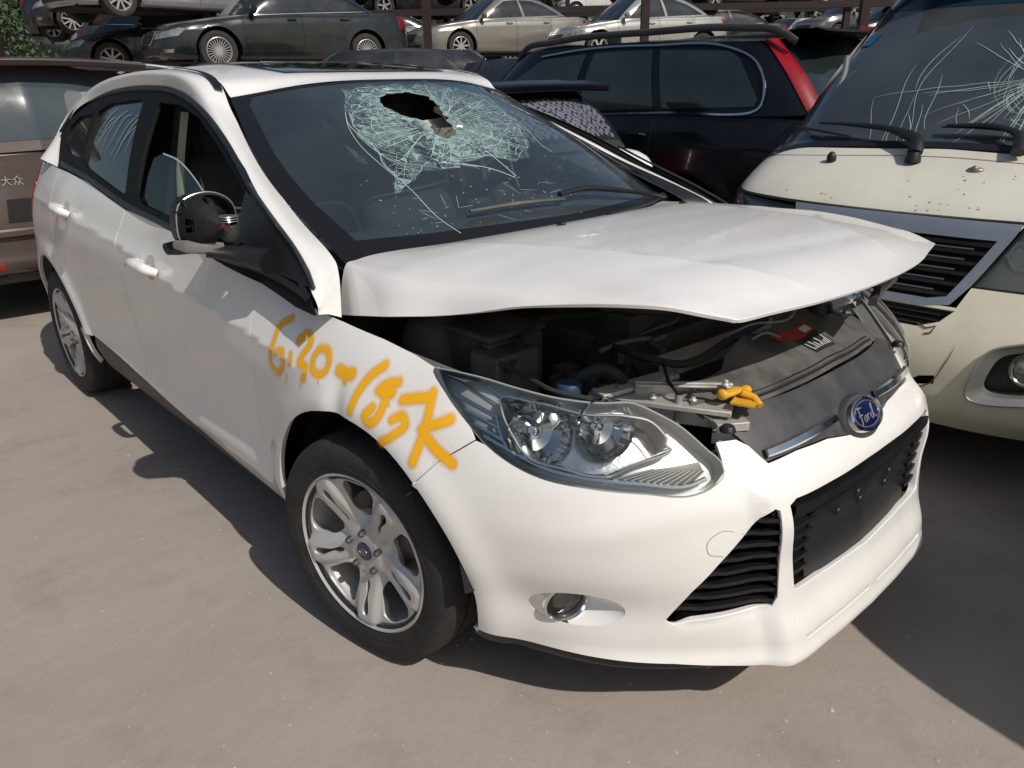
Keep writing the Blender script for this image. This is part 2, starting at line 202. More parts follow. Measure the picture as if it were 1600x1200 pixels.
# ---------------------------------------------------------------- materials
MATS={}
def newmat(n):
    m=bpy.data.materials.new(n); m.use_nodes=True; return m,m.node_tree,m.node_tree.nodes['Principled BSDF']
def P(n,c,rough=.5,metal=0,coat=0,noise=0,nscale=30,bump=0,bscale=60,spec=.5,dirt=None,dirtamt=0,dscale=4,trans=0,emit=0,ior=1.5):
    """principled with optional colour mottling, dirt film and bump"""
    if n in MATS: return MATS[n]
    m,t,b=newmat(n); c=tuple(c)+(1,)
    b.inputs['Base Color'].default_value=c; b.inputs['Roughness'].default_value=rough; b.inputs['Metallic'].default_value=metal
    b.inputs['Coat Weight'].default_value=coat; b.inputs['Coat Roughness'].default_value=.03; b.inputs['Specular IOR Level'].default_value=spec
    b.inputs['Transmission Weight'].default_value=trans; b.inputs['IOR'].default_value=ior
    if emit: b.inputs['Emission Color'].default_value=c; b.inputs['Emission Strength'].default_value=emit
    N=t.nodes.new; L=t.links.new
    if noise or dirt or bump:
        tc=N('ShaderNodeTexCoord')
    out=None
    if noise:
        nz=N('ShaderNodeTexNoise'); nz.inputs['Scale'].default_value=nscale; nz.inputs['Detail'].default_value=6; L(tc.outputs['Object'],nz.inputs['Vector'])
        mx=N('ShaderNodeMix'); mx.data_type='RGBA'; mx.blend_type='MULTIPLY'; mx.inputs['A'].default_value=c
        cr=N('ShaderNodeValToRGB'); cr.color_ramp.elements[0].position=.3; cr.color_ramp.elements[1].position=.7
        cr.color_ramp.elements[0].color=(1-noise,)*3+(1,); cr.color_ramp.elements[1].color=(1,1,1,1)
        L(nz.outputs['Fac'],cr.inputs[0]); L(cr.outputs[0],mx.inputs['B']); mx.inputs['Factor'].default_value=1; out=mx.outputs['Result']
    if dirt:
        nz=N('ShaderNodeTexNoise'); nz.inputs['Scale'].default_value=dscale; nz.inputs['Detail'].default_value=8; nz.inputs['Roughness'].default_value=.65; L(tc.outputs['Object'],nz.inputs['Vector'])
        cr=N('ShaderNodeValToRGB'); cr.color_ramp.elements[0].position=.42; cr.color_ramp.elements[1].position=.75; L(nz.outputs['Fac'],cr.inputs[0])
        ml=N('ShaderNodeMath'); ml.operation='MULTIPLY'; ml.inputs[1].default_value=dirtamt; L(cr.outputs[0],ml.inputs[0])
        mx=N('ShaderNodeMix'); mx.data_type='RGBA'; mx.inputs['B'].default_value=tuple(dirt)+(1,); L(ml.outputs[0],mx.inputs['Factor'])
        if out: L(out,mx.inputs['A'])
        else: mx.inputs['A'].default_value=c
        out=mx.outputs['Result']
        mr=N('ShaderNodeMath'); mr.operation='MULTIPLY_ADD'; mr.inputs[1].default_value=.45; mr.inputs[2].default_value=rough; L(ml.outputs[0],mr.inputs[0]); L(mr.outputs[0],b.inputs['Roughness'])
    if out: L(out,b.inputs['Base Color'])
    if bump:
        nz=N('ShaderNodeTexNoise'); nz.inputs['Scale'].default_value=bscale; nz.inputs['Detail'].default_value=4; L(tc.outputs['Object'],nz.inputs['Vector'])
        bp=N('ShaderNodeBump'); bp.inputs['Strength'].default_value=bump; bp.inputs['Distance'].default_value=.01; L(nz.outputs['Fac'],bp.inputs['Height']); L(bp.outputs[0],b.inputs['Normal'])
    MATS[n]=m; return m
def glassmat(n,tint,refl=(1,1,1),ior=1.5,rough=.02,add=0.,film=None,filmamt=0):
    if n in MATS: return MATS[n]
    m,t,b=newmat(n); N=t.nodes.new; L=t.links.new; t.nodes.remove(b); o=t.nodes['Material Output']
    tr=N('ShaderNodeBsdfTransparent'); tr.inputs[0].default_value=tuple(tint)+(1,)
    gl=N('ShaderNodeBsdfGlossy'); gl.inputs['Roughness'].default_value=rough; gl.inputs['Color'].default_value=tuple(refl)+(1,)
    fr=N('ShaderNodeFresnel'); fr.inputs['IOR'].default_value=ior
    ad=N('ShaderNodeMath'); ad.operation='ADD'; ad.inputs[1].default_value=add; ad.use_clamp=True; L(fr.outputs[0],ad.inputs[0])
    mx=N('ShaderNodeMixShader'); L(ad.outputs[0],mx.inputs[0]); L(tr.outputs[0],mx.inputs[1]); L(gl.outputs[0],mx.inputs[2]); res=mx.outputs[0]
    if film:
        df=N('ShaderNodeBsdfDiffuse'); df.inputs[0].default_value=tuple(film)+(1,)
        tc=N('ShaderNodeTexCoord'); nz=N('ShaderNodeTexNoise'); nz.inputs['Scale'].default_value=2.2; nz.inputs['Detail'].default_value=7; L(tc.outputs['Object'],nz.inputs['Vector'])
        ml=N('ShaderNodeMath'); ml.operation='MULTIPLY'; ml.inputs[1].default_value=filmamt*2; L(nz.outputs['Fac'],ml.inputs[0])
        m2=N('ShaderNodeMixShader'); L(ml.outputs[0],m2.inputs[0]); L(res,m2.inputs[1]); L(df.outputs[0],m2.inputs[2]); res=m2.outputs[0]
    L(res,o.inputs[0]); MATS[n]=m; return m
def covermat(n,c,rough=.5,attr='cover',spec=.4,coat=0,gl=None):
    """a coating whose coverage is stored on the mesh (spray paint, crazed glass)"""
    if n in MATS: return MATS[n]
    m,t,b=newmat(n); N=t.nodes.new; L=t.links.new; o=t.nodes['Material Output']
    b.inputs['Base Color'].default_value=tuple(c)+(1,); b.inputs['Roughness'].default_value=rough; b.inputs['Specular IOR Level'].default_value=spec
    a=N('ShaderNodeAttribute'); a.attribute_name=attr; tr=N('ShaderNodeBsdfTransparent'); mx=N('ShaderNodeMixShader')
    L(a.outputs['Fac'],mx.inputs[0]); L(tr.outputs[0],mx.inputs[1]); L(b.outputs[0],mx.inputs[2]); L(mx.outputs[0],o.inputs[0]); MATS[n]=m; return m
# ---------------------------------------------------------------- mesh helpers
def unit(v): v=np.asarray(v,float); return v/np.maximum(np.linalg.norm(v,axis=-1,keepdims=True),1e-12)
def link(o,parent=None):
    col.objects.link(o)
    if parent is not None: o.parent=parent
    return o
def build(name,parts,mat,parent=None,attr=None,bevel=0,angle=38):
    if isinstance(parts,tuple): parts=[parts]
    V=[];Fc=[];Nn=[];ok=True;k=0
    for p in parts:
        v,f=np.asarray(p[0],float),p[1]; V.append(v); Fc+= [tuple(int(a)+k for a in q) for q in f]; k+=len(v)
        if len(p)>2 and p[2] is not None: Nn.append(p[2])
        else: ok=False
    V=np.vstack(V); me=bpy.data.meshes.new(name); me.from_pydata(V.tolist(),[],Fc); me.materials.append(mat)
    me.polygons.foreach_set('use_smooth',[True]*len(me.polygons))
    if ok:
        N=np.vstack(Nn)
        me.normals_split_custom_set_from_vertices(N.tolist())
    else:
        me.set_sharp_from_angle(angle=rad(angle))
    if attr is not None:
        a=me.attributes.new('cover','FLOAT','POINT'); a.data.foreach_set('value',np.asarray(attr,float))
    me.update()
    o=bpy.data.objects.new(name,me); link(o,parent)
    if bevel:
        b=o.modifiers.new('bevel','BEVEL'); b.width=bevel; b.segments=2; b.limit_method='ANGLE'; b.angle_limit=rad(40)
    return o
def empty(name,loc=(0,0,0),rz=0,label=None,cat=None,group=None,rot=None):
    o=bpy.data.objects.new(name,None); o.empty_display_size=.2; col.objects.link(o); o.location=loc; o.rotation_euler=rot if rot else (0,0,rz)
    return tag(o,label,cat,group)
def tag(o,label=None,cat=None,group=None,kind=None):
    if label: o['label']=label
    if cat: o['category']=cat
    if group: o['group']=group
    if kind: o['kind']=kind
    return o
def inpoly(p,poly):
    x,y=p[:,0],p[:,1]; r=np.zeros(len(p),bool); a=poly; b=np.roll(poly,-1,0)
    for (x0,y0),(x1,y1) in zip(a,b):
        if y0==y1: continue
        c=((y0>y)!=(y1>y))&(x<(x1-x0)*(y-y0)/(y1-y0)+x0); r^=c
    return r
def dens(poly,h,sc_):
    q=[]; n=len(poly)
    for i in range(n):
        a=np.array(poly[i],float); b=np.array(poly[(i+1)%n],float); d=np.linalg.norm((b-a)*sc_); k=max(1,int(round(d/h)))
        for j in range(k): q.append(a+(b-a)*j/k)
    return np.array(q)
def snorm(S,uv,ref,e=(1e-3,1e-3)):
    a=S(uv+[e[0],0])-S(uv-[e[0],0]); b=S(uv+[0,e[1]])-S(uv-[0,e[1]]); n=unit(np.cross(a,b))
    P_=S(uv); s=np.sign(np.sum(n*(P_-ref),1)); s[s==0]=1; return P_,n*s[:,None]
CEN=np.array([-1.3,0,.55])
def panel(S,outer,holes=(),h=.02,thick=.012,off=0.,scale=(1,1),ref=CEN,e=(1e-3,1e-3),rim=True,flatn=False,skip_holes_rim=False):
    """sheet cut out of surface S: outline and holes in surface coordinates, edges folded inwards"""
    scl=np.array(scale,float); po=dens(outer,h,scl); loops=[po]+[dens(k,h,scl) for k in holes]
    lo_,hi=po.min(0),po.max(0); nu=int((hi[0]-lo_[0])*scl[0]/h)+1; nv=int((hi[1]-lo_[1])*scl[1]/h)+1
    gu,gv=np.meshgrid(np.linspace(lo_[0],hi[0],nu+1),np.linspace(lo_[1],hi[1],nv+1)); g=np.stack([gu.ravel(),gv.ravel()],1)
    k=inpoly(g,po)
    for l in loops[1:]: k&=~inpoly(g,l)
    g=g[k]; B=np.vstack(loops)
    if len(g):
        d=np.full(len(g),9.)
        for i in range(0,len(B),400): d=np.minimum(d,np.linalg.norm((g[:,None]-B[None,i:i+400])*scl,axis=2).min(1))
        g=g[d>h*.45]
    pts=np.vstack([B,g]) if len(g) else B; ed=[];o=0
    for l in loops: n=len(l); ed+=[(o+i,o+(i+1)%n) for i in range(n)]; o+=n
    r=delaunay_2d_cdt([Vector(q) for q in (pts*scl).tolist()],ed,[],0,1e-7)
    q=np.array([tuple(v) for v in r[0]])/scl; T=np.array([t for t in r[2] if len(t)==3])
    c=q[T].mean(1); k=inpoly(c,po)
    for l in loops[1:]: k&=~inpoly(c,l)
    T=T[k]; used=np.unique(T); mp=-np.ones(len(q),int); mp[used]=np.arange(len(used)); q=q[used]; T=mp[T]
    P_,n=snorm(S,q,ref,e); V=P_+n*off
    fn=np.cross(V[T[:,1]]-V[T[:,0]],V[T[:,2]]-V[T[:,0]]); fl=np.sum(fn*n[T].mean(1),1)<0; T[fl]=T[fl][:,::-1]
    F=[tuple(t) for t in T]
    if rim and thick:
        E_={}
        for t in T:
            for a,b in ((t[0],t[1]),(t[1],t[2]),(t[2],t[0])): E_[(a,b)]=1
        bd=[(a,b) for a,b in E_ if (b,a) not in E_]
        nV=len(V); ids={}; nr=[]; vv=[]; nn=[]
        acc={}
        for a,b in bd:
            m=np.cross(V[b]-V[a],n[a]); m=m/max(np.linalg.norm(m),1e-9)
            acc[a]=acc.get(a,0)+m; acc[b]=acc.get(b,0)+m
        for a in acc:
            m=unit(acc[a]); ids[a]=nV+len(vv); vv+= [V[a],V[a]+m*.0-n[a]*thick*.25,V[a]-n[a]*thick-m*thick*.3]; nn+=[unit(m*.5+n[a]),m,m]
        V=np.vstack([V,vv]); n=np.vstack([n,nn])
        for a,b in bd:
            i,j=ids[a],ids[b]; F+=[(j,i,i+1,j+1),(j+1,i+1,i+2,j+2)]
    return V,F,n
def mir(p):
    V=np.array(p[0],float); V[:,1]*=-1; F=[tuple(q)[::-1] for q in p[1]]; n=None
    if len(p)>2 and p[2] is not None: n=np.array(p[2]); n[:,1]*=-1
    return V,F,n
def xf(p,M_):
    M_=np.array(M_); V=np.asarray(p[0])@M_[:3,:3].T+M_[:3,3]; n=None
    if len(p)>2 and p[2] is not None: n=unit(np.asarray(p[2])@M_[:3,:3].T)
    return V,p[1],n
def rotm(ax,a): return np.array(Matrix.Rotation(a,4,ax))
def trs(t): return np.array(Matrix.Translation(t))
def ribbon(S,uv,w,off=.002,step=.02,ref=CEN,taper=False,e=(1e-3,1e-3),smoothit=True,thick=0):
    q=smooth(uv,step) if smoothit else np.asarray(uv,float); P_,n=snorm(S,q,ref,e); t=unit(np.gradient(P_,axis=0)) if len(P_)>1 else P_
    s=np.cross(t,n); ww=np.full(len(q),w/2) if np.isscalar(w) else np.interp(np.linspace(0,1,len(q)),np.linspace(0,1,len(w)),w)/2
    if taper: ww=ww*np.sin(np.linspace(.08,1,len(q))*PI*.97)**.5
    a=P_-s*ww[:,None]+n*off; b=P_+s*ww[:,None]+n*off
    m=len(q); 
    if thick:
        c=P_+n*(off+thick); V=np.vstack([a,c-s*ww[:,None]*.6,c+s*ww[:,None]*.6,b]); F=[]
        for k in range(3): F+=[(k*m+i,k*m+i+1,(k+1)*m+i+1,(k+1)*m+i) for i in range(m-1)]
        F+=[(0,m,2*m,3*m),(m-1,4*m-1,3*m-1,2*m-1)]
        return V,F,None
    V=np.vstack([a,b]); F=[(i,i+1,m+i+1,m+i) for i in range(m-1)]
    fn=np.cross(V[F[0][1]]-V[F[0][0]],V[F[0][2]]-V[F[0][0]])
    if fn@n[0]<0: F=[f[::-1] for f in F]
    return V,F,np.vstack([n,n])
def tube(path,r,n=8,cap=True,closed=False,flat=1.):
    p=np.asarray(path,float); m=len(p); t=unit(np.gradient(p,axis=0)) if not closed else unit(np.roll(p,-1,0)-np.roll(p,1,0))
    r=np.full(m,r,float) if np.isscalar(r) else np.interp(np.linspace(0,1,m),np.linspace(0,1,len(r)),r)
    u=np.cross(t[0],[0,0,1.]); 
    if np.linalg.norm(u)<.1: u=np.cross(t[0],[1.,0,0])
    u=unit(u); V=[]
    for i in range(m):
        u=unit(u-t[i]*(u@t[i])); v=np.cross(t[i],u)
        for k in range(n):
            a=2*PI*k/n; V.append(p[i]+(u*math.cos(a)+v*math.sin(a)*flat)*r[i])
    F=[]; R_=m if closed else m-1
    for i in range(R_):
        j=(i+1)%m
        for k in range(n): F.append((i*n+k,j*n+k,j*n+(k+1)%n,i*n+(k+1)%n)[::-1])
    if cap and not closed: F.append(tuple(range(n))); F.append(tuple(range((m-1)*n,m*n))[::-1])
    return np.array(V),F,None
def lathe(prof,n=32,axis='y',c=(0,0,0),arc=None):
    """profile of (radius, height along axis)"""
    V=[];m=len(prof); A=np.linspace(0,2*PI,n,endpoint=False) if arc is None else np.linspace(arc[0],arc[1],n)
    for a in A:
        for r,h in prof:
            x,y=r*math.cos(a),r*math.sin(a)
            V.append({'y':(x,h,y),'x':(h,x,y),'z':(x,y,h)}[axis])
    F=[]
    for i in range(n if arc is None else n-1):
        j=(i+1)%n
        for k in range(m-1): F.append((i*m+k,i*m+k+1,j*m+k+1,j*m+k))
    return np.array(V)+np.array(c),F,None
def box(c,s,R_=None,tap=1.):
    V=np.array([[x*(tap if z>0 else 1),y*(tap if z>0 else 1),z] for x in (-.5,.5) for y in (-.5,.5) for z in (-.5,.5)])*np.array(s)
    if R_ is not None: V=V@np.array(R_)[:3,:3].T
    F=[(0,1,3,2),(4,6,7,5),(0,4,5,1),(2,3,7,6),(0,2,6,4),(1,5,7,3)]
    return V+np.array(c),F,None
def skin(rows,closed=False):
    """quads between rows of points"""
    R_=np.asarray(rows,float); a,b=R_.shape[:2]; V=R_.reshape(-1,3); F=[]
    for i in range(a-1):
        for j in range(b if closed else b-1): k=(j+1)%b; F.append((i*b+j,i*b+k,(i+1)*b+k,(i+1)*b+j))
    return V,F,None
def gridmesh(S,us,vs,ref=CEN,off=0.,e=(1e-3,1e-3)):
    U,V=np.meshgrid(us,vs,indexing='ij'); q=np.stack([U.ravel(),V.ravel()],1); P_,n=snorm(S,q,ref,e); P_=P_+n*off; a,b=U.shape
    F=[(i*b+j,i*b+j+1,(i+1)*b+j+1,(i+1)*b+j) for i in range(a-1) for j in range(b-1)]
    f=F[len(F)//2]; fn=np.cross(P_[f[1]]-P_[f[0]],P_[f[2]]-P_[f[0]])
    if fn@n[f[0]]<0: F=[x[::-1] for x in F]
    return P_,F,n
def prism(poly,z0,z1,ax='z'):
    """extruded outline; poly in the two other axes"""
    n=len(poly); q=lambda a,b,h:{'z':(a,b,h),'y':(a,h,b),'x':(h,a,b)}[ax]
    V=[q(a,b,z0) for a,b in poly]+[q(a,b,z1) for a,b in poly]
    F=[tuple(range(n))[::-1],tuple(range(n,2*n))]+[(i,(i+1)%n,n+(i+1)%n,n+i) for i in range(n)]
    me=np.array(V); return me,F,None
def ell(c,r,n=16,m=10):
    V=[];F=[]
    for i in range(m+1):
        for j in range(n):
            a=PI*i/m; b=2*PI*j/n; V.append((c[0]+r[0]*math.sin(a)*math.cos(b),c[1]+r[1]*math.sin(a)*math.sin(b),c[2]+r[2]*math.cos(a)))
    for i in range(m):
        for j in range(n): k=(j+1)%n; F.append((i*n+j,(i+1)*n+j,(i+1)*n+k,i*n+k))
    return np.array(V),F,None
def disc(c,r,n=24,ax='y',s=1):
    V,F,_=lathe([(0.0001,0),(r,0)],n,ax,c); return V,F,None
def textmesh(txt,size,depth=.0005):
    cu=bpy.data.curves.new('t','FONT'); cu.body=txt; cu.size=size; cu.extrude=depth; cu.align_x='CENTER'; cu.align_y='CENTER'
    o=bpy.data.objects.new('t',cu); col.objects.link(o); dg=bpy.context.evaluated_depsgraph_get(); m=bpy.data.meshes.new_from_object(o.evaluated_get(dg))
    V=np.array([tuple(v.co) for v in m.vertices]).reshape(-1,3); F=[tuple(p.vertices) for p in m.polygons]
    bpy.data.objects.remove(o); bpy.data.curves.remove(cu); bpy.data.meshes.remove(m); return V,F,None
# ---------------------------------------------------------------- ground
def ground():
    m,t,b=newmat('concrete_yard'); N=t.nodes.new; L=t.links.new; tc=N('ShaderNodeTexCoord')
    def noise(s,d,r=.6,off=(0,0,0),st=(1,1,1)):
        mp=N('ShaderNodeMapping'); mp.inputs['Location'].default_value=off; mp.inputs['Scale'].default_value=st; L(tc.outputs['Object'],mp.inputs[0]); n=N('ShaderNodeTexNoise'); n.inputs['Scale'].default_value=s; n.inputs['Detail'].default_value=d; n.inputs['Roughness'].default_value=r; L(mp.outputs[0],n.inputs['Vector']); return n.outputs['Fac']
    def ramp(f,a,b_,ca,cb):
        r=N('ShaderNodeValToRGB'); e=r.color_ramp.elements; e[0].position=a; e[1].position=b_; e[0].color=ca+(1,); e[1].color=cb+(1,); L(f,r.inputs[0]); return r.outputs[0]
    def mix(a,b_,f,mode='MIX'):
        x=N('ShaderNodeMix'); x.data_type='RGBA'; x.blend_type=mode
        for v,k in ((a,'A'),(b_,'B')):
            if isinstance(v,tuple): x.inputs[k].default_value=v+(1,)
            else: L(v,x.inputs[k])
        if isinstance(f,(float,int)): x.inputs['Factor'].default_value=f
        else: L(f,x.inputs['Factor'])
        return x.outputs['Result']
    base=ramp(noise(.9,6),.3,.7,(.312,.276,.242),(.385,.341,.300))
    base=mix(base,(.335,.268,.228),ramp(noise(.5,5,.6,(5,2,0)),.42,.68,(0,0,0),(.85,.85,.85)))
    base=mix(base,(.200,.172,.150),ramp(noise(2.3,8,.7,(1,9,0)),.52,.75,(0,0,0),(.6,.6,.6)))
    base=mix(base,(.50,.45,.40),ramp(noise(3.1,10,.75,(8,1,0),(1,.3,1)),.60,.74,(0,0,0),(.22,.22,.22)))
    base=mix(base,(.80,.80,.80),ramp(noise(160,3,.6),.35,.7,(0,0,0),(.30,.30,.30)),'MULTIPLY')
    base=mix(base,(.62,.59,.54),ramp(noise(70,2,.5,(3,3,0)),.72,.76,(0,0,0),(.6,.6,.6)))
    L(base,b.inputs['Base Color']); b.inputs['Roughness'].default_value=.85; b.inputs['Specular IOR Level'].default_value=.25
    bp=N('ShaderNodeBump'); bp.inputs['Strength'].default_value=.25; bp.inputs['Distance'].default_value=.004; L(noise(120,6,.7),bp.inputs['Height'])
    bp2=N('ShaderNodeBump'); bp2.inputs['Strength'].default_value=.3; bp2.inputs['Distance'].default_value=.02; L(noise(7,5),bp2.inputs['Height']); L(bp.outputs[0],bp2.inputs['Normal']); L(bp2.outputs[0],b.inputs['Normal'])
    V=[(-300,-300,0),(300,-300,0),(300,300,0),(-300,300,0)]
    tag(build('ground',[(V,[(0,1,2,3)],None)],m),kind='structure')
ground()
jn=empty('slab_joint',(-2.2,-2,0),0)
j=[]
for (x0,y0,x1,y1) in [(-1.86,-6.0,-1.79,1.6)]:
    d=unit(np.array([x1-x0,y1-y0])); n=np.array([-d[1],d[0]])*.0035; m=60; a=[];b=[]
    for t in np.linspace(0,1,m): q=np.array([x0+(x1-x0)*t,y0+(y1-y0)*t])+n*.35*math.sin(t*37); a.append((q[0]-n[0],q[1]-n[1],.001)); b.append((q[0]+n[0],q[1]+n[1],.001))
    j.append(skin([a,b]))
bpy.data.objects.remove(jn)
tag(build('slab_joint',j,P('joint_dirt',(.47,.43,.38),.9,noise=.55,nscale=6)),kind='structure')

# scattered grit and flakes
gr_=np.random.default_rng(4); V=[];F=[]
for k in range(900):
    x=gr_.uniform(-4.5,1.4); y=gr_.uniform(-2.4,.4)-max(0,x)*.0; r0=abs(gr_.normal(0,.0022))+.0012; a0=gr_.uniform(0,6.28); b=len(V); n=5
    for i in range(n): a=a0+i*6.283/n; V.append((x+math.cos(a)*r0*gr_.uniform(.6,1.6),y+math.sin(a)*r0,.0005))
    V.append((x,y,r0*.8)); F+=[(b+i,b+(i+1)%n,b+n) for i in range(n)]
tag(build('grit',(np.array(V),F,None),P('grit_pale',(.52,.48,.42),.9,noise=.6,nscale=3)),'pale grit and flakes scattered over the concrete','grit',kind='stuff')

# ---------------------------------------------------------------- shared materials
white=P('white_paint',(.80,.79,.77),.26,coat=.6,dirt=(.52,.49,.44),dirtamt=.22,dscale=3.1)
blackpl=P('black_plastic',(.014,.014,.016),.42,noise=.35,nscale=14,bump=.15,bscale=300)
greypl=P('dusty_grey_plastic',(.085,.083,.080),.62,noise=.3,nscale=9,dirt=(.17,.155,.135),dirtamt=.7,dscale=9,bump=.2,bscale=120)
trimpl=P('dark_grey_trim',(.042,.043,.047),.42,dirt=(.12,.11,.10),dirtamt=.45,dscale=12)
gap=P('gap_black',(.006,.006,.006),.9)
rubber=P('tyre_rubber',(.016,.016,.016),.75,dirt=(.06,.055,.048),dirtamt=.5,dscale=14,bump=.25,bscale=90)
alloy=P('cast_alloy',(.58,.58,.57),.36,metal=.45,dirt=(.30,.27,.23),dirtamt=.4,dscale=7)
steel=P('bare_steel',(.36,.35,.34),.45,metal=.8,dirt=(.14,.10,.07),dirtamt=.6,dscale=20)
disc_m=P('brake_metal',(.16,.14,.13),.5,metal=.8,noise=.4,nscale=20)
chrome=P('chrome',(.72,.73,.75),.10,metal=1,dirt=(.35,.33,.30),dirtamt=.25,dscale=25)
badgeblue=P('badge_blue',(.004,.010,.055),.2,coat=.8)
silver=P('silver_lacquer',(.34,.35,.37),.3,metal=.5)
fabric=P('seat_fabric',(.10,.10,.09),.85,dirt=(.20,.20,.14),dirtamt=.55,dscale=22,bump=.2,bscale=200)
cloth_dark=P('dark_trim_fabric',(.030,.031,.034),.85,noise=.3,nscale=20)
dash_m=P('dashboard_plastic',(.13,.135,.14),.55,noise=.3,nscale=30)
beige=P('beige_liner',(.46,.43,.34),.8,dirt=(.28,.24,.17),dirtamt=.5,dscale=12)
aluz=P('zinc_bracket',(.58,.57,.54),.5,metal=.55,dirt=(.20,.17,.13),dirtamt=.6,dscale=18)
yellowpl=P('yellow_plastic',(.70,.36,.02),.42,dirt=(.25,.15,.04),dirtamt=.35,dscale=30)
blueglass=glassmat('screen_glass',(.42,.49,.50),(.80,.87,.93),1.52,.015,.11,film=(.24,.29,.32),filmamt=.09)
sideglass=glassmat('side_glass',(.30,.36,.34),(.9,.95,1.0),1.5,.02,.03,film=(.30,.30,.26),filmamt=.05)
lens=glassmat('lamp_lens',(.86,.88,.86),(1,1,1),1.45,.03,.02)
def sx(x): return float(np.interp(-x,-HP[:,0],HS))
def sarc(cx,cz,r,a0,a1,n=26): return [(sx(cx+r*math.cos(rad(a))),cz+r*math.sin(rad(a))) for a in np.linspace(a0,a1,n)]
EB=(2e-3,2e-3)
car=empty('parked_car',(0,0,0),0,'white hatchback with smashed windscreen, raised bonnet and orange sprayed numbers on its wing','car')
GH={'roof_pillar','window_frame','belt_moulding','visor_rim','rear_door_glass','quarter_glass','front_door_glass','mirror_triangle','pillar_seal'}
def lean(p):
    V=np.array(p[0],float); x,y,z=V.T; yin=np.interp(z,[.98,1.08,1.18,1.26,1.35,1.44],[.735,.705,.682,.640,.600,.572]); w=sst(0,.05,y-yin)
    V[:,1]-=.055*w*sst(.99,1.16,z)*sst(1.46,1.34,z); return (V,)+tuple(p[1:])
def two(name,p,mat,**k):
    a=build(name,p,mat,car,**k); q=[mir(p)] if isinstance(p,tuple) else [mir(q) for q in p]
    if name in GH: q=[lean(r) for r in q]
    return a,build(name,q,mat,car,**k)
hl=[tuple(a) for a in K['hl']]
hls=[tuple(a) for a in smooth(hl,.016,True)]
# ---- front bumper with openings
top_r=[(1.205,.600),(1.1448,.664),(1.0633,.7196)]+[tuple(q) for q in smooth(hl[18:10:-1],.016)]+[(.5,.685),(.505,.715),(.4493,.7142),(.4177,.7001),(.378,.6647),(.2772,.671),(.16,.668),(.08,.655),(0,.65)]
arch_f=sarc(0,.32,.378,-14,47)
bot=[(1.085,.240),(.95,.234),(.8,.230),(.6,.226),(.45,.214),(.25,.20),(0,.20)]
R_=arch_f[::-1]  # from top of arch to bottom
rp=[q for q in top_r]                      # arch top -> nose
right=rp; low=[(s,z) for s,z in (arch_f[0],)]+bot
outer=[(s,z) for s,z in right]+[(-s,z) for s,z in right[::-1][1:]]+[(-s,z) for s,z in R_]+[(-s,z) for s,z in bot]+[(s,z) for s,z in bot[::-1][1:]]+[(s,z) for s,z in arch_f]
IN=[(.398,.590),(.386,.585),(.376,.43),(.374,.372),(.384,.350),(.4831,.337),(.6104,.323),(.627,.333),(.575,.4133),(.5182,.4789),(.4612,.5371),(.43,.57)]
LG=[(.360,.590),(.350,.50),(.328,.378),(.31,.372),(0,.360)]; LG=LG+[(-s,z) for s,z in LG[::-1][1:]]+[(-.34,.600),(0,.603),(.34,.600)]
INm=[(-s,z) for s,z in IN]
SL=[(.30,.262),(.02,.262),(.02,.250),(.30,.250)]; SLm=[(-s,z) for s,z in SL]
FOGH0=[(.826+.113*math.cos(a)*(1 if math.cos(a)>0 else .98),.352+.046*math.sin(a)) for a in np.linspace(0,2*PI,40,endpoint=False)]
bp_=panel(HB,outer,[IN,INm,LG,SL,SLm,FOGH0,[(-a,b) for a,b in FOGH0]],h=.012,thick=.022,e=EB)
bumper=build('front_bumper',bp_,white,car)
# black intake backings and slats
def slat(s0,s1,z,d0=-.05,d1=-.008,t=.005,dz=.008,n=14,S=HB):
    q=np.stack([np.linspace(s0,s1,n),np.full(n,z)],1); P_,N_=snorm(S,q,CEN,EB); up=np.array([0,0,1.])
    a=P_+N_*d0; b=P_+N_*d1+up*dz; c=P_+N_*d1+up*(dz-t); d=P_+N_*d0-up*t
    return skin([a,b,c,d,a])
gr=[panel(HB,[(.36,.60),(.36,.32),(.66,.32),(.40,.61)],h=.03,off=-.055,thick=0,e=EB)]
for i,z in enumerate(np.linspace(.352,.555,8)):
    s1=np.interp(z,[.33,.4133,.4789,.5371,.59],[.615,.568,.512,.455,.392]); gr.append(slat(.372,s1+.008,z,t=.009,dz=.010))
fr_=[tuple(q) for q in IN]; pass
for o in two('intake_grille',gr,blackpl): pass
lg=[panel(HB,[(.37,.61),(.36,.33),(-.36,.33),(-.37,.61)],h=.03,off=-.05,thick=0,e=EB)]
for s in (1,-1):
    for z in (.405,.435,.465,.495,.525,.555): lg.append(slat(s*.35,s*.26,z,d1=-.012,t=.010,dz=.006,n=6))
lgo=build('lower_grille',lg,blackpl,car)
hold=[panel(HB,[(.275,.575),(.268,.42),(.262,.372),(.15,.358),(-.15,.358),(-.262,.372),(-.268,.42),(-.275,.575)],h=.02,off=-.018,thick=.03,e=EB)]
hold+=[slat(-.33,.35,.583,d0=-.05,d1=.006,t=.022,dz=.004,n=24), slat(-.27,.27,.545,d0=-.03,d1=-.012,t=.004,dz=.0,n=24)]
build('plate_holder',hold,blackpl,car)
for s,z in ((.14,.49),(.03,.48),(-.12,.50),(-.115,.47),(.055,.51)):
    p,n=snorm(HB,np.array([[s,z]]),CEN,EB); p=p[0]+n[0]*-.017
    M_=np.array(Vector(n[0]).to_track_quat('Z','Y').to_matrix().to_4x4()); M_[:3,3]=p
    build('screw',xf(lathe([(.0001,.004),(.004,.004),(.0075,.001),(.010,.0025),(.0115,0)],14,'z'),M_),blackpl,lgo)
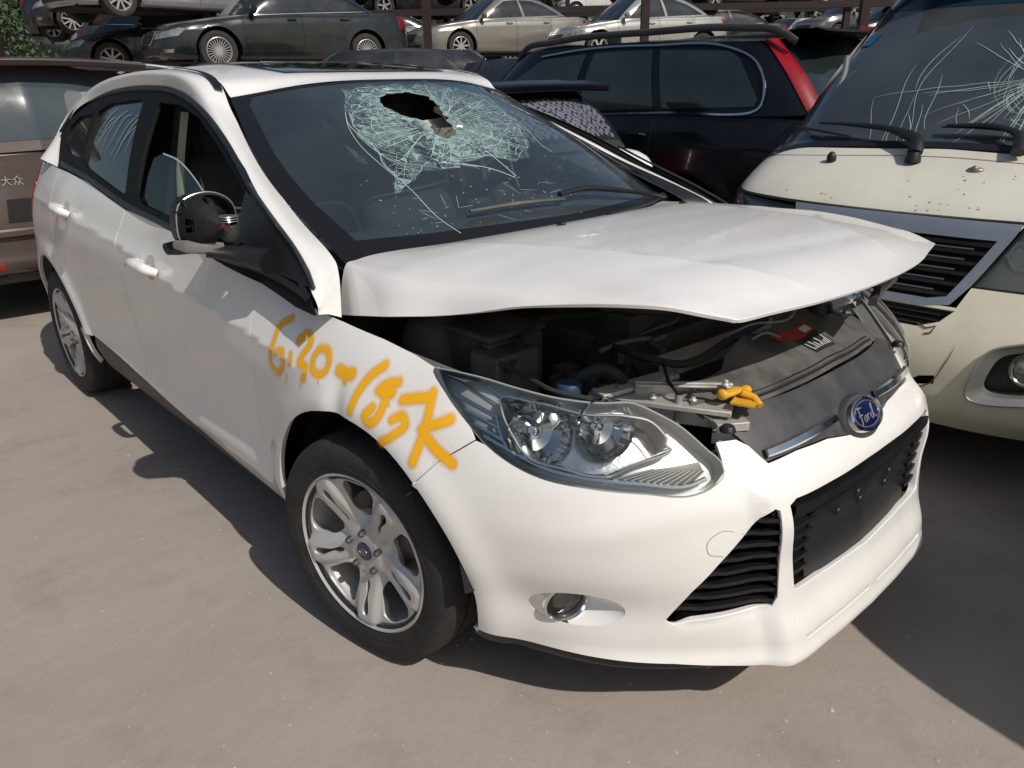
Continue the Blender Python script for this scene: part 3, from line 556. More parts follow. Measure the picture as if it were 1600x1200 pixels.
# tow eye cover outline and seams
def seam(uv,w=.004,off=.0012,S=HB): return ribbon(S,uv,w,off,.02,e=EB)
build('tow_eye_cover',[tube(smooth([snorm(HB,np.array([q]),CEN,EB)[0][0] for q in K['tow']],.006),.0011,5)],P('seam_grey',(.35,.34,.32),.6),bumper)
# black lip below
lip=[(1.085,.240),(.95,.234),(.8,.230),(.6,.226),(.45,.214)]
lpq=panel(HB,[(s,z+.004) for s,z in lip]+[(.45,.188),(.6,.188),(.8,.190),(.95,.192),(1.1,.195)],h=.02,off=-.010,thick=.03,e=EB)
build('lower_lip',lpq,blackpl,car); build('lower_lip',mir(lpq),blackpl,car)
# ---- wings
arch_fr=sarc(0,.32,.378,48,186)
fend=[tuple(q) for q in K['fendtop'][::1]]+[(1.2064,.8441),(1.1579,.8018),(1.0871,.7502),(1.066,.722),(1.1448,.667),(1.205,.604)]+arch_fr+[(sx(-.385),.272),(1.897,.262),(1.902,.3604),(1.928,.4815),(1.938,.54),(1.909,.661),(1.885,.7801),(1.905,.83),(1.935,.9469)]
fp=panel(HB,fend,h=.012,thick=.02,e=EB)
wing,_=two('wing',fp,white)
# ---- doors
sil=lambda s: float(np.interp(s,[1.9,2.1757,2.6258,2.9596,3.5397],[.264,.289,.3392,.3718,.408]))
bel=lambda s: float(np.interp(s,[1.7,1.93,2.1,2.4,2.93,3.45,3.95],[.94,.967,.972,1.0,1.022,1.078,1.098]))
G_=.0035
fd=[(1.897+G_,.262)]+[(s+G_,z) for s,z in [(1.902,.3604),(1.928,.4815),(1.938,.54),(1.909,.661),(1.885,.7801),(1.905,.83),(1.935,.967)]]+[(s,bel(s)) for s in (2.1,2.4,2.7)]+[(2.925,1.022),(2.962,.93),(2.962,.84),(2.955,.60),(2.955,sil(2.955))]+[(s,sil(s)) for s in (2.62,2.17)]
fd=[(s-(G_ if i>10 and 2.9<s else 0),z) for i,(s,z) in enumerate(fd)]
fdo,fdl=two('front_door',panel(HB,fd,h=.014,thick=.02,e=EB),white)
rd_rear=[(sx(-2.19),sil(sx(-2.19)))]+[(sx(-2.648+.43*math.cos(rad(a))),.32+.43*math.sin(rad(a))) for a in (18,28,38,48,58)]+[(sx(-2.44),.80),(sx(-2.455),.93),(sx(-2.49),1.095)]
rd=[(2.955+G_,sil(2.955)),(2.955+G_,.6),(2.962+G_,.84),(2.962+G_,.93),(2.925+G_,1.022),(3.2,1.05),(3.45,1.076),(3.8,1.092)]+rd_rear[::-1]+[(3.3,sil(3.3))]
rdo,rdl=two('rear_door',panel(HB,rd,h=.014,thick=.02,e=EB),white)
q_in=[(s+G_,z) for s,z in rd_rear[1:]]
qp=[(sx(-2.19)+G_,.40)]+q_in+[(4.15,1.098),(4.4,1.098),(4.9,1.09),(4.95,.7),(4.95,.3),(4.6,.25),(sx(-3.05),.24)]+sarc(-2.648,.32,.378,-12,168)
two('quarter_panel',panel(HB,qp,h=.016,thick=.02,e=EB),white)
# rear bumper and tailgate (turned away from the picture)
tg=Grid([0,1,2,3],[-1,-.5,0,.5,1],[[(-2.97,-.56,1.345),(-3.10,-.3,1.38),(-3.13,0,1.39),(-3.10,.3,1.38),(-2.97,.56,1.345)],[(-3.17,-.62,1.12),(-3.3,-.32,1.13),(-3.33,0,1.13),(-3.3,.32,1.13),(-3.17,.62,1.12)],[(-3.30,-.66,.95),(-3.40,-.35,.93),(-3.43,0,.93),(-3.40,.35,.93),(-3.30,.66,.95)],[(-3.36,-.64,.62),(-3.44,-.35,.6),(-3.46,0,.6),(-3.44,.35,.6),(-3.36,.64,.62)]])
build('tailgate',gridmesh(tg,np.linspace(0,3,20),np.linspace(-1,1,20)),white,car)
build('rear_window',gridmesh(tg,np.linspace(.15,.95,8),np.linspace(-.85,.85,12),off=.004),P('dark_pane',(.01,.012,.014),.08,coat=.6),car)
build('rear_bumper',panel(HB,[(4.95,.25),(4.95,.72),(HS[-1],.70),(HS[-1],.25)],h=.04,thick=.02,e=EB),white,car)
build('rear_bumper',mir(panel(HB,[(4.95,.25),(4.95,.72),(HS[-1],.70),(HS[-1],.25)],h=.04,thick=.02,e=EB)),white,car)
redlens=P('red_lens',(.17,.010,.014),.18,coat=.5)
two('tail_lamp',panel(HB,[(sx(-3.02),1.00),(sx(-3.02),.86),(4.75,.80),(4.95,.84),(4.95,1.0),(4.6,1.05)],h=.03,off=.006,thick=.02,e=EB),redlens)
# ---- sills, arch liners, floor
so=[(1.9,.258)]+[(s,sil(s)-.006) for s in (2.2,2.6,2.96,3.5)]+[(3.62,.40),(3.60,.25),(3.4,.225),(2.5,.19),(1.9,.17),(sx(-.36),.17),(sx(-.372),.26)]
two('sill_trim',panel(HB,so,h=.03,off=-.004,thick=.03,e=EB),blackpl)
ln=[]
for cx in (0,-2.648):
    V,F,_=lathe([(.372,-.845),(.385,-.80),(.39,-.52)],40,'y',(cx,0,.325),(rad(6),rad(188))); ln.append((V,F,None))
    V,F,_=lathe([(.39,-.52),(.02,-.50)],40,'y',(cx,0,.325),(rad(6),rad(188))); ln.append((V,F,None))
lf=P('liner_felt',(.012,.012,.012),.95)
for a_ in (0,2): two('wheel_arch_liner',ln[a_:a_+2],lf)
build('floor_pan',[box((-1.32,0,.27),(1.75,1.62,.10)),box((-1.3,0,.26),(3.9,1.0,.08)),box((.42,0,.24),(.5,1.15,.06)),box((-3.15,0,.32),(.45,1.3,.15))],gap,car)
# ---- roof, pillars, screen
railg=Grid(np.arange(15.)-1,[0,.5,1],np.concatenate([[[(-.115,-.868,.914),(-.12,-.84,.908),(-.13,-.800,.890)]],RAIL.P]))
rl=gridmesh(railg,np.linspace(-1,13,150),np.linspace(0,1,11),e=(1e-2,1e-2))
two('roof_pillar',rl,white)
build('pillar_moulding',[lean(mir(gridmesh(railg,np.linspace(-.2,5.6,60),np.linspace(.55,1.0,5),off=.004,e=(1e-2,1e-2))))],blackpl,car)
SRo=[(x,y) for x,y in [(.95,-.62),(.75,-.35),(.70,0),(.75,.35),(.95,.62),(1.6,.68),(3.0,.68),(4.0,.62),(4.05,0),(4.0,-.62),(3.0,-.68),(1.6,-.68)]]
roof=build('roof',gridmesh(ROOF,np.linspace(0,6,60),np.linspace(-1,1,40),e=(1e-2,1e-2)),white,car)
build('sunroof',[panel(ROOF,[(.98,-.60),(.85,-.35),(.82,0),(.85,.35),(.98,.60),(1.6,.66),(3.0,.66),(3.9,.60),(3.95,0),(3.9,-.60),(3.0,-.66),(1.6,-.66)],h=.05,off=.006,thick=.01,scale=(.35,.57),e=(1e-2,1e-2))],P('sunroof_glass',(.010,.012,.016),.06,coat=.8),roof)
def railstrip(v0,v1,u0,u1,off):
    return gridmesh(railg,np.linspace(u0,u1,40),np.linspace(v0,v1,4),off=off,e=(1e-2,1e-2))
two('roof_moulding',[railstrip(.86,1.0,5.55,7.4,.008)],blackpl)
band=[(-1,0),(-1,1),(1,1),(1,0)]; 
def wsq(u,v): return (u,v)
frit_in=[(-.885,.10),(-.91,.3),(-.915,.6),(-.91,.92),(-.87,.975),(0,.982),(.87,.975),(.93,.92),(.935,.6),(.93,.3),(.92,.10),(.6,.085),(0,.08),(-.6,.085)]
WSS=(.68,.93); EW=(3e-3,3e-3)
build('windscreen_border',panel(WS,[(-.997,.0),(-.997,.995),(.997,.995),(.997,0)],[frit_in],h=.03,off=.0015,thick=0,scale=WSS,e=EW),P('frit_black',(.010,.010,.011),.30),car)
hole=[tuple(q) for q in K['ws_hole2']]
hj=dens(hole,.018,np.array(WSS)); hj=hj+rng.normal(0,.006,hj.shape)/np.array(WSS)*.8; hole=[tuple(q) for q in hj]
glass=build('windscreen',panel(WS,[(-.995,.005),(-.995,.99),(.995,.99),(.995,.005)],[hole],h=.03,off=.0,thick=.004,scale=WSS,e=EW),blueglass,car)
# crazed area: crack net from a random triangulation, denser near the hole
sh=np.array([(a,min(.965,b+(.05 if b>.85 else 0))) for a,b in K['ws_shatter']]); sh=dens(sh,.03,np.array(WSS)); sh=sh+rng.normal(0,.010,sh.shape); hp=np.array(hole); ctr=np.array([-.14,.58])
crackm=P('crack_white',(.42,.55,.54),.35,spec=.8)
def rndin(n,cond):
    o=[]
    while len(o)<n:
        p=np.array([rng.uniform(-.68,.5),rng.uniform(.25,.93)])
        if cond(p): o.append(p)
    return o
def inside(p,poly): return bool(inpoly(np.array([p]),poly)[0])
scw=np.array(WSS)
cloud=rndin(1500,lambda p: inside(p,sh) and not inside(p,hp) and rng.random()<.35+.65*math.exp(-(((p-ctr)*scw)**2).sum()/.05))
cp=np.array(cloud+[q for q in dens(hole,.03,scw)])
r=delaunay_2d_cdt([Vector(q) for q in (cp*scw).tolist()],[],[],0,1e-7); cv=np.array([tuple(v) for v in r[0]])/scw
segs=[];seen=set()
_g2=np.random.default_rng(8).random((24,24))
def vn2(m):
    a=(np.array(m)+1)*[9,11]; i=a.astype(int)%23; f=a-a.astype(int); return float((_g2[i[0],i[1]]*(1-f[0])+_g2[i[0]+1,i[1]]*f[0])*(1-f[1])+(_g2[i[0],i[1]+1]*(1-f[0])+_g2[i[0]+1,i[1]+1]*f[0])*f[1])
for t in r[2]:
    for a,b in ((t[0],t[1]),(t[1],t[2]),(t[2],t[0])):
        k_=(min(a,b),max(a,b))
        if k_ in seen: continue
        seen.add(k_); m=(cv[a]+cv[b])/2
        if np.linalg.norm((cv[a]-cv[b])*scw)<.09 and inside(m,sh) and (not inside(m,hp) or rng.random()<.10) and rng.random()<.25+.75*vn2(m): segs.append([cv[a],(cv[a]+cv[b])/2+rng.normal(0,.004,2),cv[b]])
fac=[]
for t in r[2]:
    q_=cv[list(t)]; m=q_.mean(0)
    if len(t)==3 and inside(m,sh) and not inside(m,hp) and rng.random()<.05+.30*max(0,vn2(m)-.35)+.35*math.exp(-(np.min(np.linalg.norm((hp-m)*scw,axis=1))/.035)**2):
        w3=WS(q_); n3=snorm(WS,m[None],CEN,EW)[1][0]; tl=rng.normal(0,.0016,3); w3=w3+n3*(.0024+tl)[:,None]; f3=(0,1,2)
        if np.cross(w3[1]-w3[0],w3[2]-w3[0])@n3<0: f3=(0,2,1)
        fac.append((w3,[f3],None))
cr=[]
for s in segs: cr.append(ribbon(WS,s,float(rng.choice([.0006,.0010,.0020],p=[.6,.3,.1])),.0012,.02,e=EW,smoothit=False))
for k in range(70):   # radial
    a=rng.uniform(0,2*PI); L_=rng.uniform(.10,.34); st=ctr+np.array([math.cos(a),math.sin(a)])*rng.uniform(.08,.16)/scw*.7; p=[st];d=a
    for j in range(8): d+=rng.normal(0,.07); p.append(p[-1]+np.array([math.cos(d),math.sin(d)])*L_/8/scw)
    p=[q for q in p if inside(q,sh) and not inside(q,hp)]
    if len(p)>2: cr.append(ribbon(WS,p,float(rng.uniform(.0012,.0026)),.0014,.02,e=EW,taper=True))
for k in range(46):   # rings
    rr=rng.uniform(.12,.34); a0=rng.uniform(0,2*PI); a1=a0+rng.uniform(.3,1.1)
    p=[ctr+np.array([math.cos(a)*1.05,math.sin(a)*.95])*rr*(1+.05*math.sin(5*a+k))/scw for a in np.linspace(a0,a1,10)]
    p=[q for q in p if inside(q,sh) and not inside(q,hp)]
    if len(p)>2: cr.append(ribbon(WS,p,float(rng.uniform(.0010,.0022)),.0016,.02,e=EW,taper=True))
cr.append(ribbon(WS,np.array(K['ws_shatter'])[[23,22,21,20,19,18]],.0020,.0018,.01,e=EW)); cr.append(ribbon(WS,K['crack_long'],.0018,.0018,.01,e=EW))
cr.append(ribbon(WS,[K['crack_2'][0],K['crack_2'][1],K['crack_2'][2]],.003,.0018,.01,e=EW)); cr.append(ribbon(WS,K['crack_3'],.002,.0018,.01,e=EW))
cr.append(ribbon(WS,[(-.10,.397),(-.09,.33),(-.08,.267)],.003,.0018,.01,e=EW))
for k in range(20):
    p0=np.array([rng.uniform(-.62,.05),rng.uniform(.12,.25)]); a=rng.normal(.1,.5); p=[p0+np.array([math.cos(a),math.sin(a)])*t for t in np.linspace(0,rng.uniform(.02,.08),4)]
    cr.append(ribbon(WS,p,.0009,.0015,.02,e=EW,taper=True))
for k in range(60):
    p0=np.array([rng.uniform(-.7,.3),rng.uniform(.08,.35)]); cr.append(ribbon(WS,[p0,p0+rng.normal(0,.002,2),p0+rng.normal(0,.003,2)],.0018,.0015,.02,e=EW,smoothit=False))
cr.append(tube([WS([q])[0] for q in hole],.0012,5,closed=True))
build('glass_cracks',cr,crackm,glass)
build('glass_facets',fac,glassmat('crushed_glass',(.55,.70,.68),(.9,1,1),1.6,.15,.12,film=(.55,.72,.70),filmamt=.34),glass,angle=1)
V,F,n=panel(WS,[tuple(q) for q in sh],[hole],h=.012,off=.0008,thick=0,scale=WSS,e=EW)
# frost: patchy coverage
def vnoise(x,y,s,seed):
    r_=np.random.default_rng(seed); g=r_.random((64,64)); X=(x*s)%63; Y=(y*s)%63; i=X.astype(int); j=Y.astype(int); fx=X-i; fy=Y-j; fx=fx*fx*(3-2*fx); fy=fy*fy*(3-2*fy)
    return (g[i,j]*(1-fx)+g[i+1,j]*fx)*(1-fy)+(g[i,j+1]*(1-fx)+g[i+1,j+1]*fx)*fy
cvv=np.clip((vnoise(V[:,1]+2,V[:,2]+2,60,1)*.6+vnoise(V[:,1]+2,V[:,2]+2,22,2)*.7-.42),0,1)*.50
hd=np.min(np.linalg.norm(V[:,None]-WS(dens(hole,.05,scw))[None],axis=2),1); cvv=np.clip(cvv+0.30*np.exp(-(hd/.025)**2),0,.7)
build('glass_frosting',[(V,F,n)],covermat('frost',(.30,.50,.49),.4),glass,attr=cvv)
# ---- side windows and black frame
up=K['dlo_up']; lo_=[(-2.55,1.098),(-2.0239,1.0823),(-1.4995,1.030),(-1.0309,1.0007),(-.662,.965),(-.377,.945),(-.20,.918),(-.115,.915)]
dlo=[tuple(q) for q in up]+lo_[::-1]
wf=[(-1.545,1.372),(-1.3382,1.366),(-1.1231,1.328),(-.8888,1.256),(-.69,1.185),(-.60,1.145),(-.57,1.03),(-.60,1.012),(-1.03,1.035),(-1.36,1.052),(-1.42,1.075)]
wr=[(-2.22,1.335),(-2.10,1.366),(-1.75,1.384),(-1.712,1.370),(-1.535,1.075),(-1.56,1.062),(-2.10,1.128),(-2.155,1.145)]
wq=[(-2.285,1.325),(-2.22,1.150),(-2.4673,1.165),(-2.560,1.195),(-2.580,1.265),(-2.50,1.310)]
two('window_frame',[panel(SG,dlo,[wf,wr,wq],h=.03,off=.004,thick=.014,e=EB)],P('window_black',(.006,.007,.007),.55,spec=.12))
belt_t=[ (x,z) for x,z in [(-.15,.946),(-.377,.974),(-.662,.980),(-1.03,1.008),(-1.5,1.036),(-2.02,1.090),(-2.50,1.115)]]
two('belt_moulding',[ribbon(SG,belt_t,.022,.006,.03,e=EB,thick=.007)],blackpl)
two('visor_rim',[ribbon(SG,[(x,z-.006) for x,z in up[1:]],.020,.006,.03,e=EB,thick=.006)],blackpl)
two('rear_door_glass',[panel(SG,wr,h=.04,off=-.006,thick=0,e=EB)],sideglass)
two('quarter_glass',[panel(SG,wq,h=.04,off=-.006,thick=0,e=EB)],sideglass)
gc=[(-1.40,1.075),(-1.405,1.20),(-1.3319,1.218),(-1.1774,1.2037),(-1.0366,1.1719),(-.9161,1.1343),(-.80,1.085),(-.70,1.015),(-1.03,1.035),(-1.36,1.052)]
two('front_door_glass',[panel(SG,gc,h=.04,off=-.010,thick=.004,e=EB)],glassmat('clear_side_glass',(.72,.76,.74),(.8,.85,.85),1.35,.02,.0))
build('glass_edge',[ribbon(SG,gc[2:8],.005,-.008,.02,e=EB)],crackm,car)
scr=[]
for k in range(9):
    x0=-2.12+.11*(k%5)+rng.normal(0,.02); z0=1.16+rng.uniform(0,.06)
    scr.append(ribbon(SG,[(x0,z0),(x0+.02+rng.normal(0,.01),z0+.06),(x0+.055,z0+.11),(x0+.12,z0+.15+rng.normal(0,.01))],[.002,.006,.003],-.003,.02,e=EB))
build('scratches',scr,P('scratch_grey',(.30,.32,.31),.6),car)
two('mirror_triangle',[panel(SG,[(-.585,1.150),(-.50,1.128),(-.30,1.046),(-.15,.965),(-.40,.980),(-.56,1.0)],h=.03,off=.012,thick=.012,e=EB)],blackpl)
two('pillar_seal',[ribbon(SG,[(-.565,1.168),(-.40,1.098),(-.22,1.018),(-.125,.965)],.010,.016,.03,e=EB,thick=.004)],trimpl)
# ---- bonnet
hood=build('bonnet',panel(HOODS,[(0,0),(5,0),(5,5.6),(0,5.6)],h=.012,thick=.011,scale=(.2,.29),e=(5e-3,5e-3),ref=np.array([.2,0,.3])),P('bonnet_paint',(.80,.79,.77),.27,coat=.6,dirt=(.46,.43,.39),dirtamt=.26,dscale=4.2),car)
p,n=snorm(HOOD,np.array([K['nozzle'][0]]),np.array([.2,0,.3])); build('washer_nozzle',[ell(p[0]+n[0]*.004,(.016,.011,.008))],blackpl,hood)
p,n=snorm(HOOD,np.array([(.783,4.1)]),np.array([.2,0,.3])); build('washer_nozzle',[ell(p[0]+n[0]*.004,(.016,.011,.008))],blackpl,hood)
# ---- bay contents
bay=P('bay_black',(.018,.018,.019),.7,dirt=(.05,.045,.04),dirtamt=.5,dscale=10)
build('bulkhead',[box((-.28,0,.62),(.05,1.38,.66)),box((.18,0,.34),(.9,1.15,.05)),box((-.20,0,.955),(.22,1.2,.02),rotm('Y',-.1))],bay,car)
ap=[]
for s in (-1,1):
    rows=[]
    for x in np.linspace(-.22,.30,12):
        ye=np.interp(x,[-.22,.0,.30],[.80,.79,.755]); zt=np.interp(x,[-.22,.30],[.862,.825])
        rows.append([(x,s*(ye+.01),zt+.004),(x,s*(ye-.05),zt-.012),(x,s*(ye-.07),zt-.05),(x,s*(ye-.13),zt-.06),(x,s*(ye-.15),.36)])
    ap.append(skin(rows))
for a_ in ap: build('inner_wing',[a_],P('inner_wing_paint',(.16,.16,.155),.6,dirt=(.05,.045,.04),dirtamt=.9,dscale=9),car)
eng=P('engine_grey',(.085,.085,.085),.6,noise=.5,nscale=12,dirt=(.12,.11,.09),dirtamt=.5,dscale=15)
build('engine_cover',[box((.12,.05,.80),(.34,.50,.09)),box((.10,.05,.70),(.46,.62,.18)),tube([(.02,-.15,.86),(.2,-.2,.865),(.32,-.1,.86),(.33,.2,.86)],.022,10)],eng,car,bevel=.015)
build('battery',[box((.05,-.50,.74),(.26,.18,.2)),box((.05,-.50,.848),(.27,.19,.018)),box((.20,-.56,.76),(.10,.14,.14))],eng,car,bevel=.008)
build('battery_strap',[tube([(.17,-.62,.80),(.12,-.56,.865),(-.02,-.52,.868),(-.10,-.46,.83)],.006,8),tube([(.26,-.60,.80),(.20,-.50,.85),(.16,-.40,.86),(.2,-.2,.84)],.009,8)],bay,car)
build('strut_tower',[lathe([(.001,.865),(.045,.865),(.07,.85),(.09,.80),(.11,.70)],24,'z',(-.06,-.57,0))],eng,car); build('strut_tower',[lathe([(.001,.865),(.045,.865),(.07,.85),(.09,.80),(.11,.70)],24,'z',(-.06,.57,0))],eng,car)
build('washer_cap',[lathe([(.001,.03),(.026,.03),(.030,.024),(.030,.0),(.022,-.02),(.022,-.06)],20,'z',(.40,-.55,.765))],P('blue_cap',(.02,.05,.10),.5),car)
build('coolant_hose',[tube(smooth([(.36,-.52,.76),(.40,-.50,.80),(.43,-.47,.815),(.46,-.45,.80),(.45,-.42,.77),(.40,-.38,.76)],.01),.013,10),tube(smooth([(.30,-.30,.80),(.42,-.34,.815),(.50,-.30,.80),(.52,-.1,.815),(.50,.1,.82)],.02),.010,8),
 tube(smooth([(.25,-.62,.82),(.32,-.6,.80),(.40,-.6,.79),(.47,-.55,.775)],.02),.006,8)],bay,car)
rs=[]  # radiator support rail, right to left, with pressed flanges
for x0,y0,x1,y1,z,wd,t in [(.42,-.50,.70,-.36,.760,.05,.012),(.46,-.52,.50,-.30,.775,.045,.01),(.50,-.44,.66,-.30,.790,.03,.006),(.46,-.30,.50,.55,.79,.06,.012),(.58,-.36,.60,-.30,.74,.05,.05),(.68,-.40,.72,-.34,.735,.05,.02)]:
    a=np.array((x0,y0,z));b=np.array((x1,y1,z)); L_=np.linalg.norm(b-a); rs.append(box((a+b)/2,(L_,wd,t),rotm('Z',math.atan2(y1-y0,x1-x0))))
    rs.append(box((a+b)/2+[0,0,-.02],(L_,.004,.05),rotm('Z',math.atan2(y1-y0,x1-x0))))
for p in ((.47,-.47,.768),(.55,-.44,.77),(.62,-.39,.77),(.66,-.33,.80)): rs.append(lathe([(.001,.012),(.006,.012),(.006,.004),(.010,.003),(.010,0)],8,'z',p))
build('radiator_support',rs,aluz,car,bevel=.003)
bx_=np.random.default_rng(12); cl_=[]
for k in range(26):
    p_=np.array([bx_.uniform(.18,.44),bx_.uniform(-.46,-.14),bx_.uniform(.70,.79)]); cl_.append(box(p_,bx_.uniform(.015,.06,3),rotm('Z',bx_.uniform(0,3))@rotm('X',bx_.uniform(-.4,.4))))
[build('connector',[q_],eng,car,bevel=.003) for q_ in cl_]
for k in range(9):
    a_=np.array([bx_.uniform(.12,.34),bx_.uniform(-.36,-.1),bx_.uniform(.72,.80)]); q_=[a_]
    for _k in range(5): q_.append(q_[-1]+np.array([bx_.uniform(-.03,.04),bx_.uniform(-.04,.07),bx_.uniform(-.02,.02)]))
    build('wiring_loom',[tube(smooth(q_,.01),float(bx_.uniform(.003,.008)),7)],bay if k%3 else P('loom_grey',(.13,.13,.125),.6),car)
build('adjuster_stud',[lathe([(.001,.05),(.008,.05),(.009,.03),(.006,.028),(.006,-.04)],12,'z',(.60,-.415,.735))],P('stud_plastic',(.22,.25,.25),.5),car)
# crumpled radiator cover
def cover(uv):
    uv=np.atleast_2d(uv); u,v=uv[:,0],uv[:,1]     # u: front->back 0..1, v: y
    xf_=.755-.42*v*v*.55-.02; x=xf_-u*(.235-.10*np.abs(v)); z=.742+.085*u**.8+.008*np.sin(v*17+u*5)*u+.006*np.sin(v*31-u*9)*u+.010*bell((v-.05-u*.2)/.05)*u-.012*sst(.25,.42,np.abs(v))
    return np.stack([x,v,z],1)
build('radiator_cover',panel(cover,[(0,-.40),(0,.42),(.55,.42),(1,.34),(1.0,.12),(.85,.06),(.95,-.02),(.8,-.12),(.72,-.2),(.62,-.24),(.60,-.34),(.35,-.41)],h=.02,thick=.015,scale=(.22,1),ref=np.array([.6,0,0])),greypl,car)
build('cover_slot',[ribbon(cover,[(.13+.0,-.27),(.13,-.1),(.13,.1),(.13,.33)],.006,.003,.02,ref=np.array([.6,0,0])),ribbon(cover,[(.19,-.27),(.19,-.1),(.19,.1),(.19,.33)],.004,.003,.02,ref=np.array([.6,0,0]))],gap,car)
build('cover_ridge',[ribbon(cover,[(.16,-.27),(.16,-.1),(.16,.1),(.16,.33)],.008,.002,.02,ref=np.array([.6,0,0]),thick=.006)],greypl,car)
st=[(.42,.0),(.42,.075),(.62,.075),(.62,.0)]
lab=build('warning_label',panel(cover,[(.30,.07),(.30,.17),(.62,.17),(.62,.07)],h=.02,off=.0015,thick=0,scale=(.22,1),ref=np.array([.6,0,0])),P('label_black',(.02,.02,.02),.5),car)
build('label_band',panel(cover,[(.58,.01),(.58,.172),(.74,.172),(.74,.01)],h=.02,off=.0022,thick=0,scale=(.22,1),ref=np.array([.6,0,0])),P('label_red',(.38,.03,.015),.5),lab)
build('label_print',[ribbon(cover,[(a,b),(a+.17*(.6+.4*math.sin(b*400)),b)],.004,.0028,.01,ref=np.array([.6,0,0]),smoothit=False) for a in (.34,) for b in np.arange(.08,.162,.010)],P('label_white',(.6,.6,.56),.5),lab)
build('label_pictogram',[ribbon(cover,[(.61,.15),(.71,.15)],.030,.003,.01,ref=np.array([.6,0,0]),smoothit=False)],MATS['label_white'],lab)
c0=np.array([.700,-.335,.792])
build('bonnet_latch',[tube([c0+[-.02,-.03,0],c0+[-.01,-.005,.006],c0+[.005,.02,.004]],[.011,.013,.010],10,flat=.7),tube([c0+[.005,.0,.004],c0+[.03,.008,-.002],c0+[.05,.0,-.012]],[.011,.009,.008],10,flat=.8),ell(c0+[-.022,-.034,.002],(.014,.010,.012)),ell(c0+[.0,.02,.004],(.013,.014,.010)),box(c0+[.02,-.012,-.008],(.05,.05,.004),rotm('Z',.3))],yellowpl,car)
build('latch_bracket',[tube([(.60,-.42,.79),(.66,-.37,.80),(.69,-.345,.795)],.004,8),tube([(.50,-.34,.812),(.56,-.40,.80),(.60,-.42,.79)],.004,8)],gap,car)
build('release_cable',[tube(smooth([(.50,-.10,.815),(.52,0,.835),(.56,.08,.835),(.53,.20,.845),(.50,.26,.86),(.45,.30,.85)],.01),.0035,6),tube(smooth([(.55,-.05,.812),(.57,-.02,.828),(.60,.0,.818)],.006),.003,6)],P('cable_grey',(.25,.25,.25),.5),car)
for p_ in ((.72,-.405,.735),(.735,.39,.735)): build('bonnet_bumper',[lathe([(.001,.012),(.012,.012),(.016,.006),(.018,0)],14,'z',p_)],blackpl,car)
build('filler_cap',[lathe([(.001,.03),(.03,.028),(.034,.018),(.034,0)],20,'z',(.56,.27,.82))],blackpl,car)
build('prop_bracket',[box((.61,.27,.828),(.075,.02,.006),rotm('Z',-.5)),],steel,car,bevel=.002)
# torn duct sticking up on far side
dk=[]
for i,t in enumerate(np.linspace(0,1,9)):
    a=t*PI; dk.append([(.70+.03*math.cos(a)-.01*j,.23+.05*j+.02*math.sin(a),.90+.065*math.sin(a)*(1-.12*j)+.0*j) for j in range(5)])
build('torn_air_duct',[skin(dk),box((.71,.26,.895),(.02,.14,.02),rotm('Z',.3)),tube([(.66,.25,.90),(.60,.1,.885),(.52,-.02,.88)],.006,8)],trimpl,car)
# ---- upper grille strip with badge
ug=[(.505,.735),(.4493,.728),(.42,.705),(.383,.668),(.2772,.674),(.16,.671),(.08,.658),(0,.653)]
ug=ug+[(-s,z) for s,z in ug[::-1][1:]]+[(-.40,.765),(-.2,.765),(0,.765),(.2,.765),(.40,.765)]
build('upper_grille',panel(HB,ug,h=.015,off=-.004,thick=.02,e=EB),trimpl,car)
build('chrome_strip',[ribbon(HB,[(.378,.682),(.27,.688),(.105,.695)],[.020,.024,.022],.004,.02,e=EB,thick=.008)],chrome,car)
build('chrome_strip',[ribbon(HB,[(-.392,.684),(-.27,.690),(-.100,.695)],[.020,.024,.022],.004,.02,e=EB,thick=.008)],chrome,car)
pb,nb=snorm(HB,np.array([[0,.675]]),CEN,EB); nb=unit(nb[0]+[0,0,.05]); pb=pb[0]
Mb=np.array(Vector(nb).to_track_quat('Z','Y').to_matrix().to_4x4()); Mb[:3,3]=pb
# local frame: find lateral axis
ax_=unit(np.cross([0,0,1],nb)); ay_=np.cross(nb,ax_); Mb[:3,0]=ax_*.90;Mb[:3,1]=ay_*.90;Mb[:3,2]=nb
S_=np.diag([1,.62,1,1])
dome=lathe([(.001,.011),(.082,.009),(.092,.0),(.100,-.03),(.115,-.07)],40,'z')
build('badge_mount',xf(dome,Mb@np.diag([1,.66,1,1])),trimpl,car)
bad=build('badge',[xf(lathe([(.068,.014),(.073,.022),(.080,.020),(.084,.010)],48,'z'),Mb@np.diag([1,.56,1,1]))],chrome,car)
build('badge_face',[xf(lathe([(.0005,.0195),(.04,.019),(.070,.016)],48,'z'),Mb@np.diag([1,.56,1,1]))],badgeblue,bad)
build('badge_ring',[xf(tube([(.062*math.cos(a),.033*math.sin(a),.0185) for a in np.linspace(0,2*PI,60,endpoint=False)],.0010,5,closed=True),Mb)],silver,bad)
W_={'F':[[(-.046,-.016),(-.040,-.019),(-.034,-.012),(-.031,.004),(-.028,.017),(-.020,.018)],[(-.046,.010),(-.040,.019),(-.028,.0195),(-.012,.017)],[(-.038,.001),(-.028,.003),(-.020,.002)]],
 'o':[[(-.016,-.003),(-.020,-.009),(-.017,-.015),(-.011,-.013),(-.009,-.006),(-.013,-.002),(-.006,-.003)]],
 'r':[[(-.003,-.002),(-.003,-.014)],[(-.003,-.006),(.002,-.002),(.007,-.003)]],
 'd':[[(.021,-.004),(.015,-.003),(.011,-.009),(.014,-.015),(.020,-.012),(.024,-.002),(.027,.014),(.031,.018),(.026,.004),(.025,-.012),(.031,-.016),(.036,-.011)]]}
tx=[]
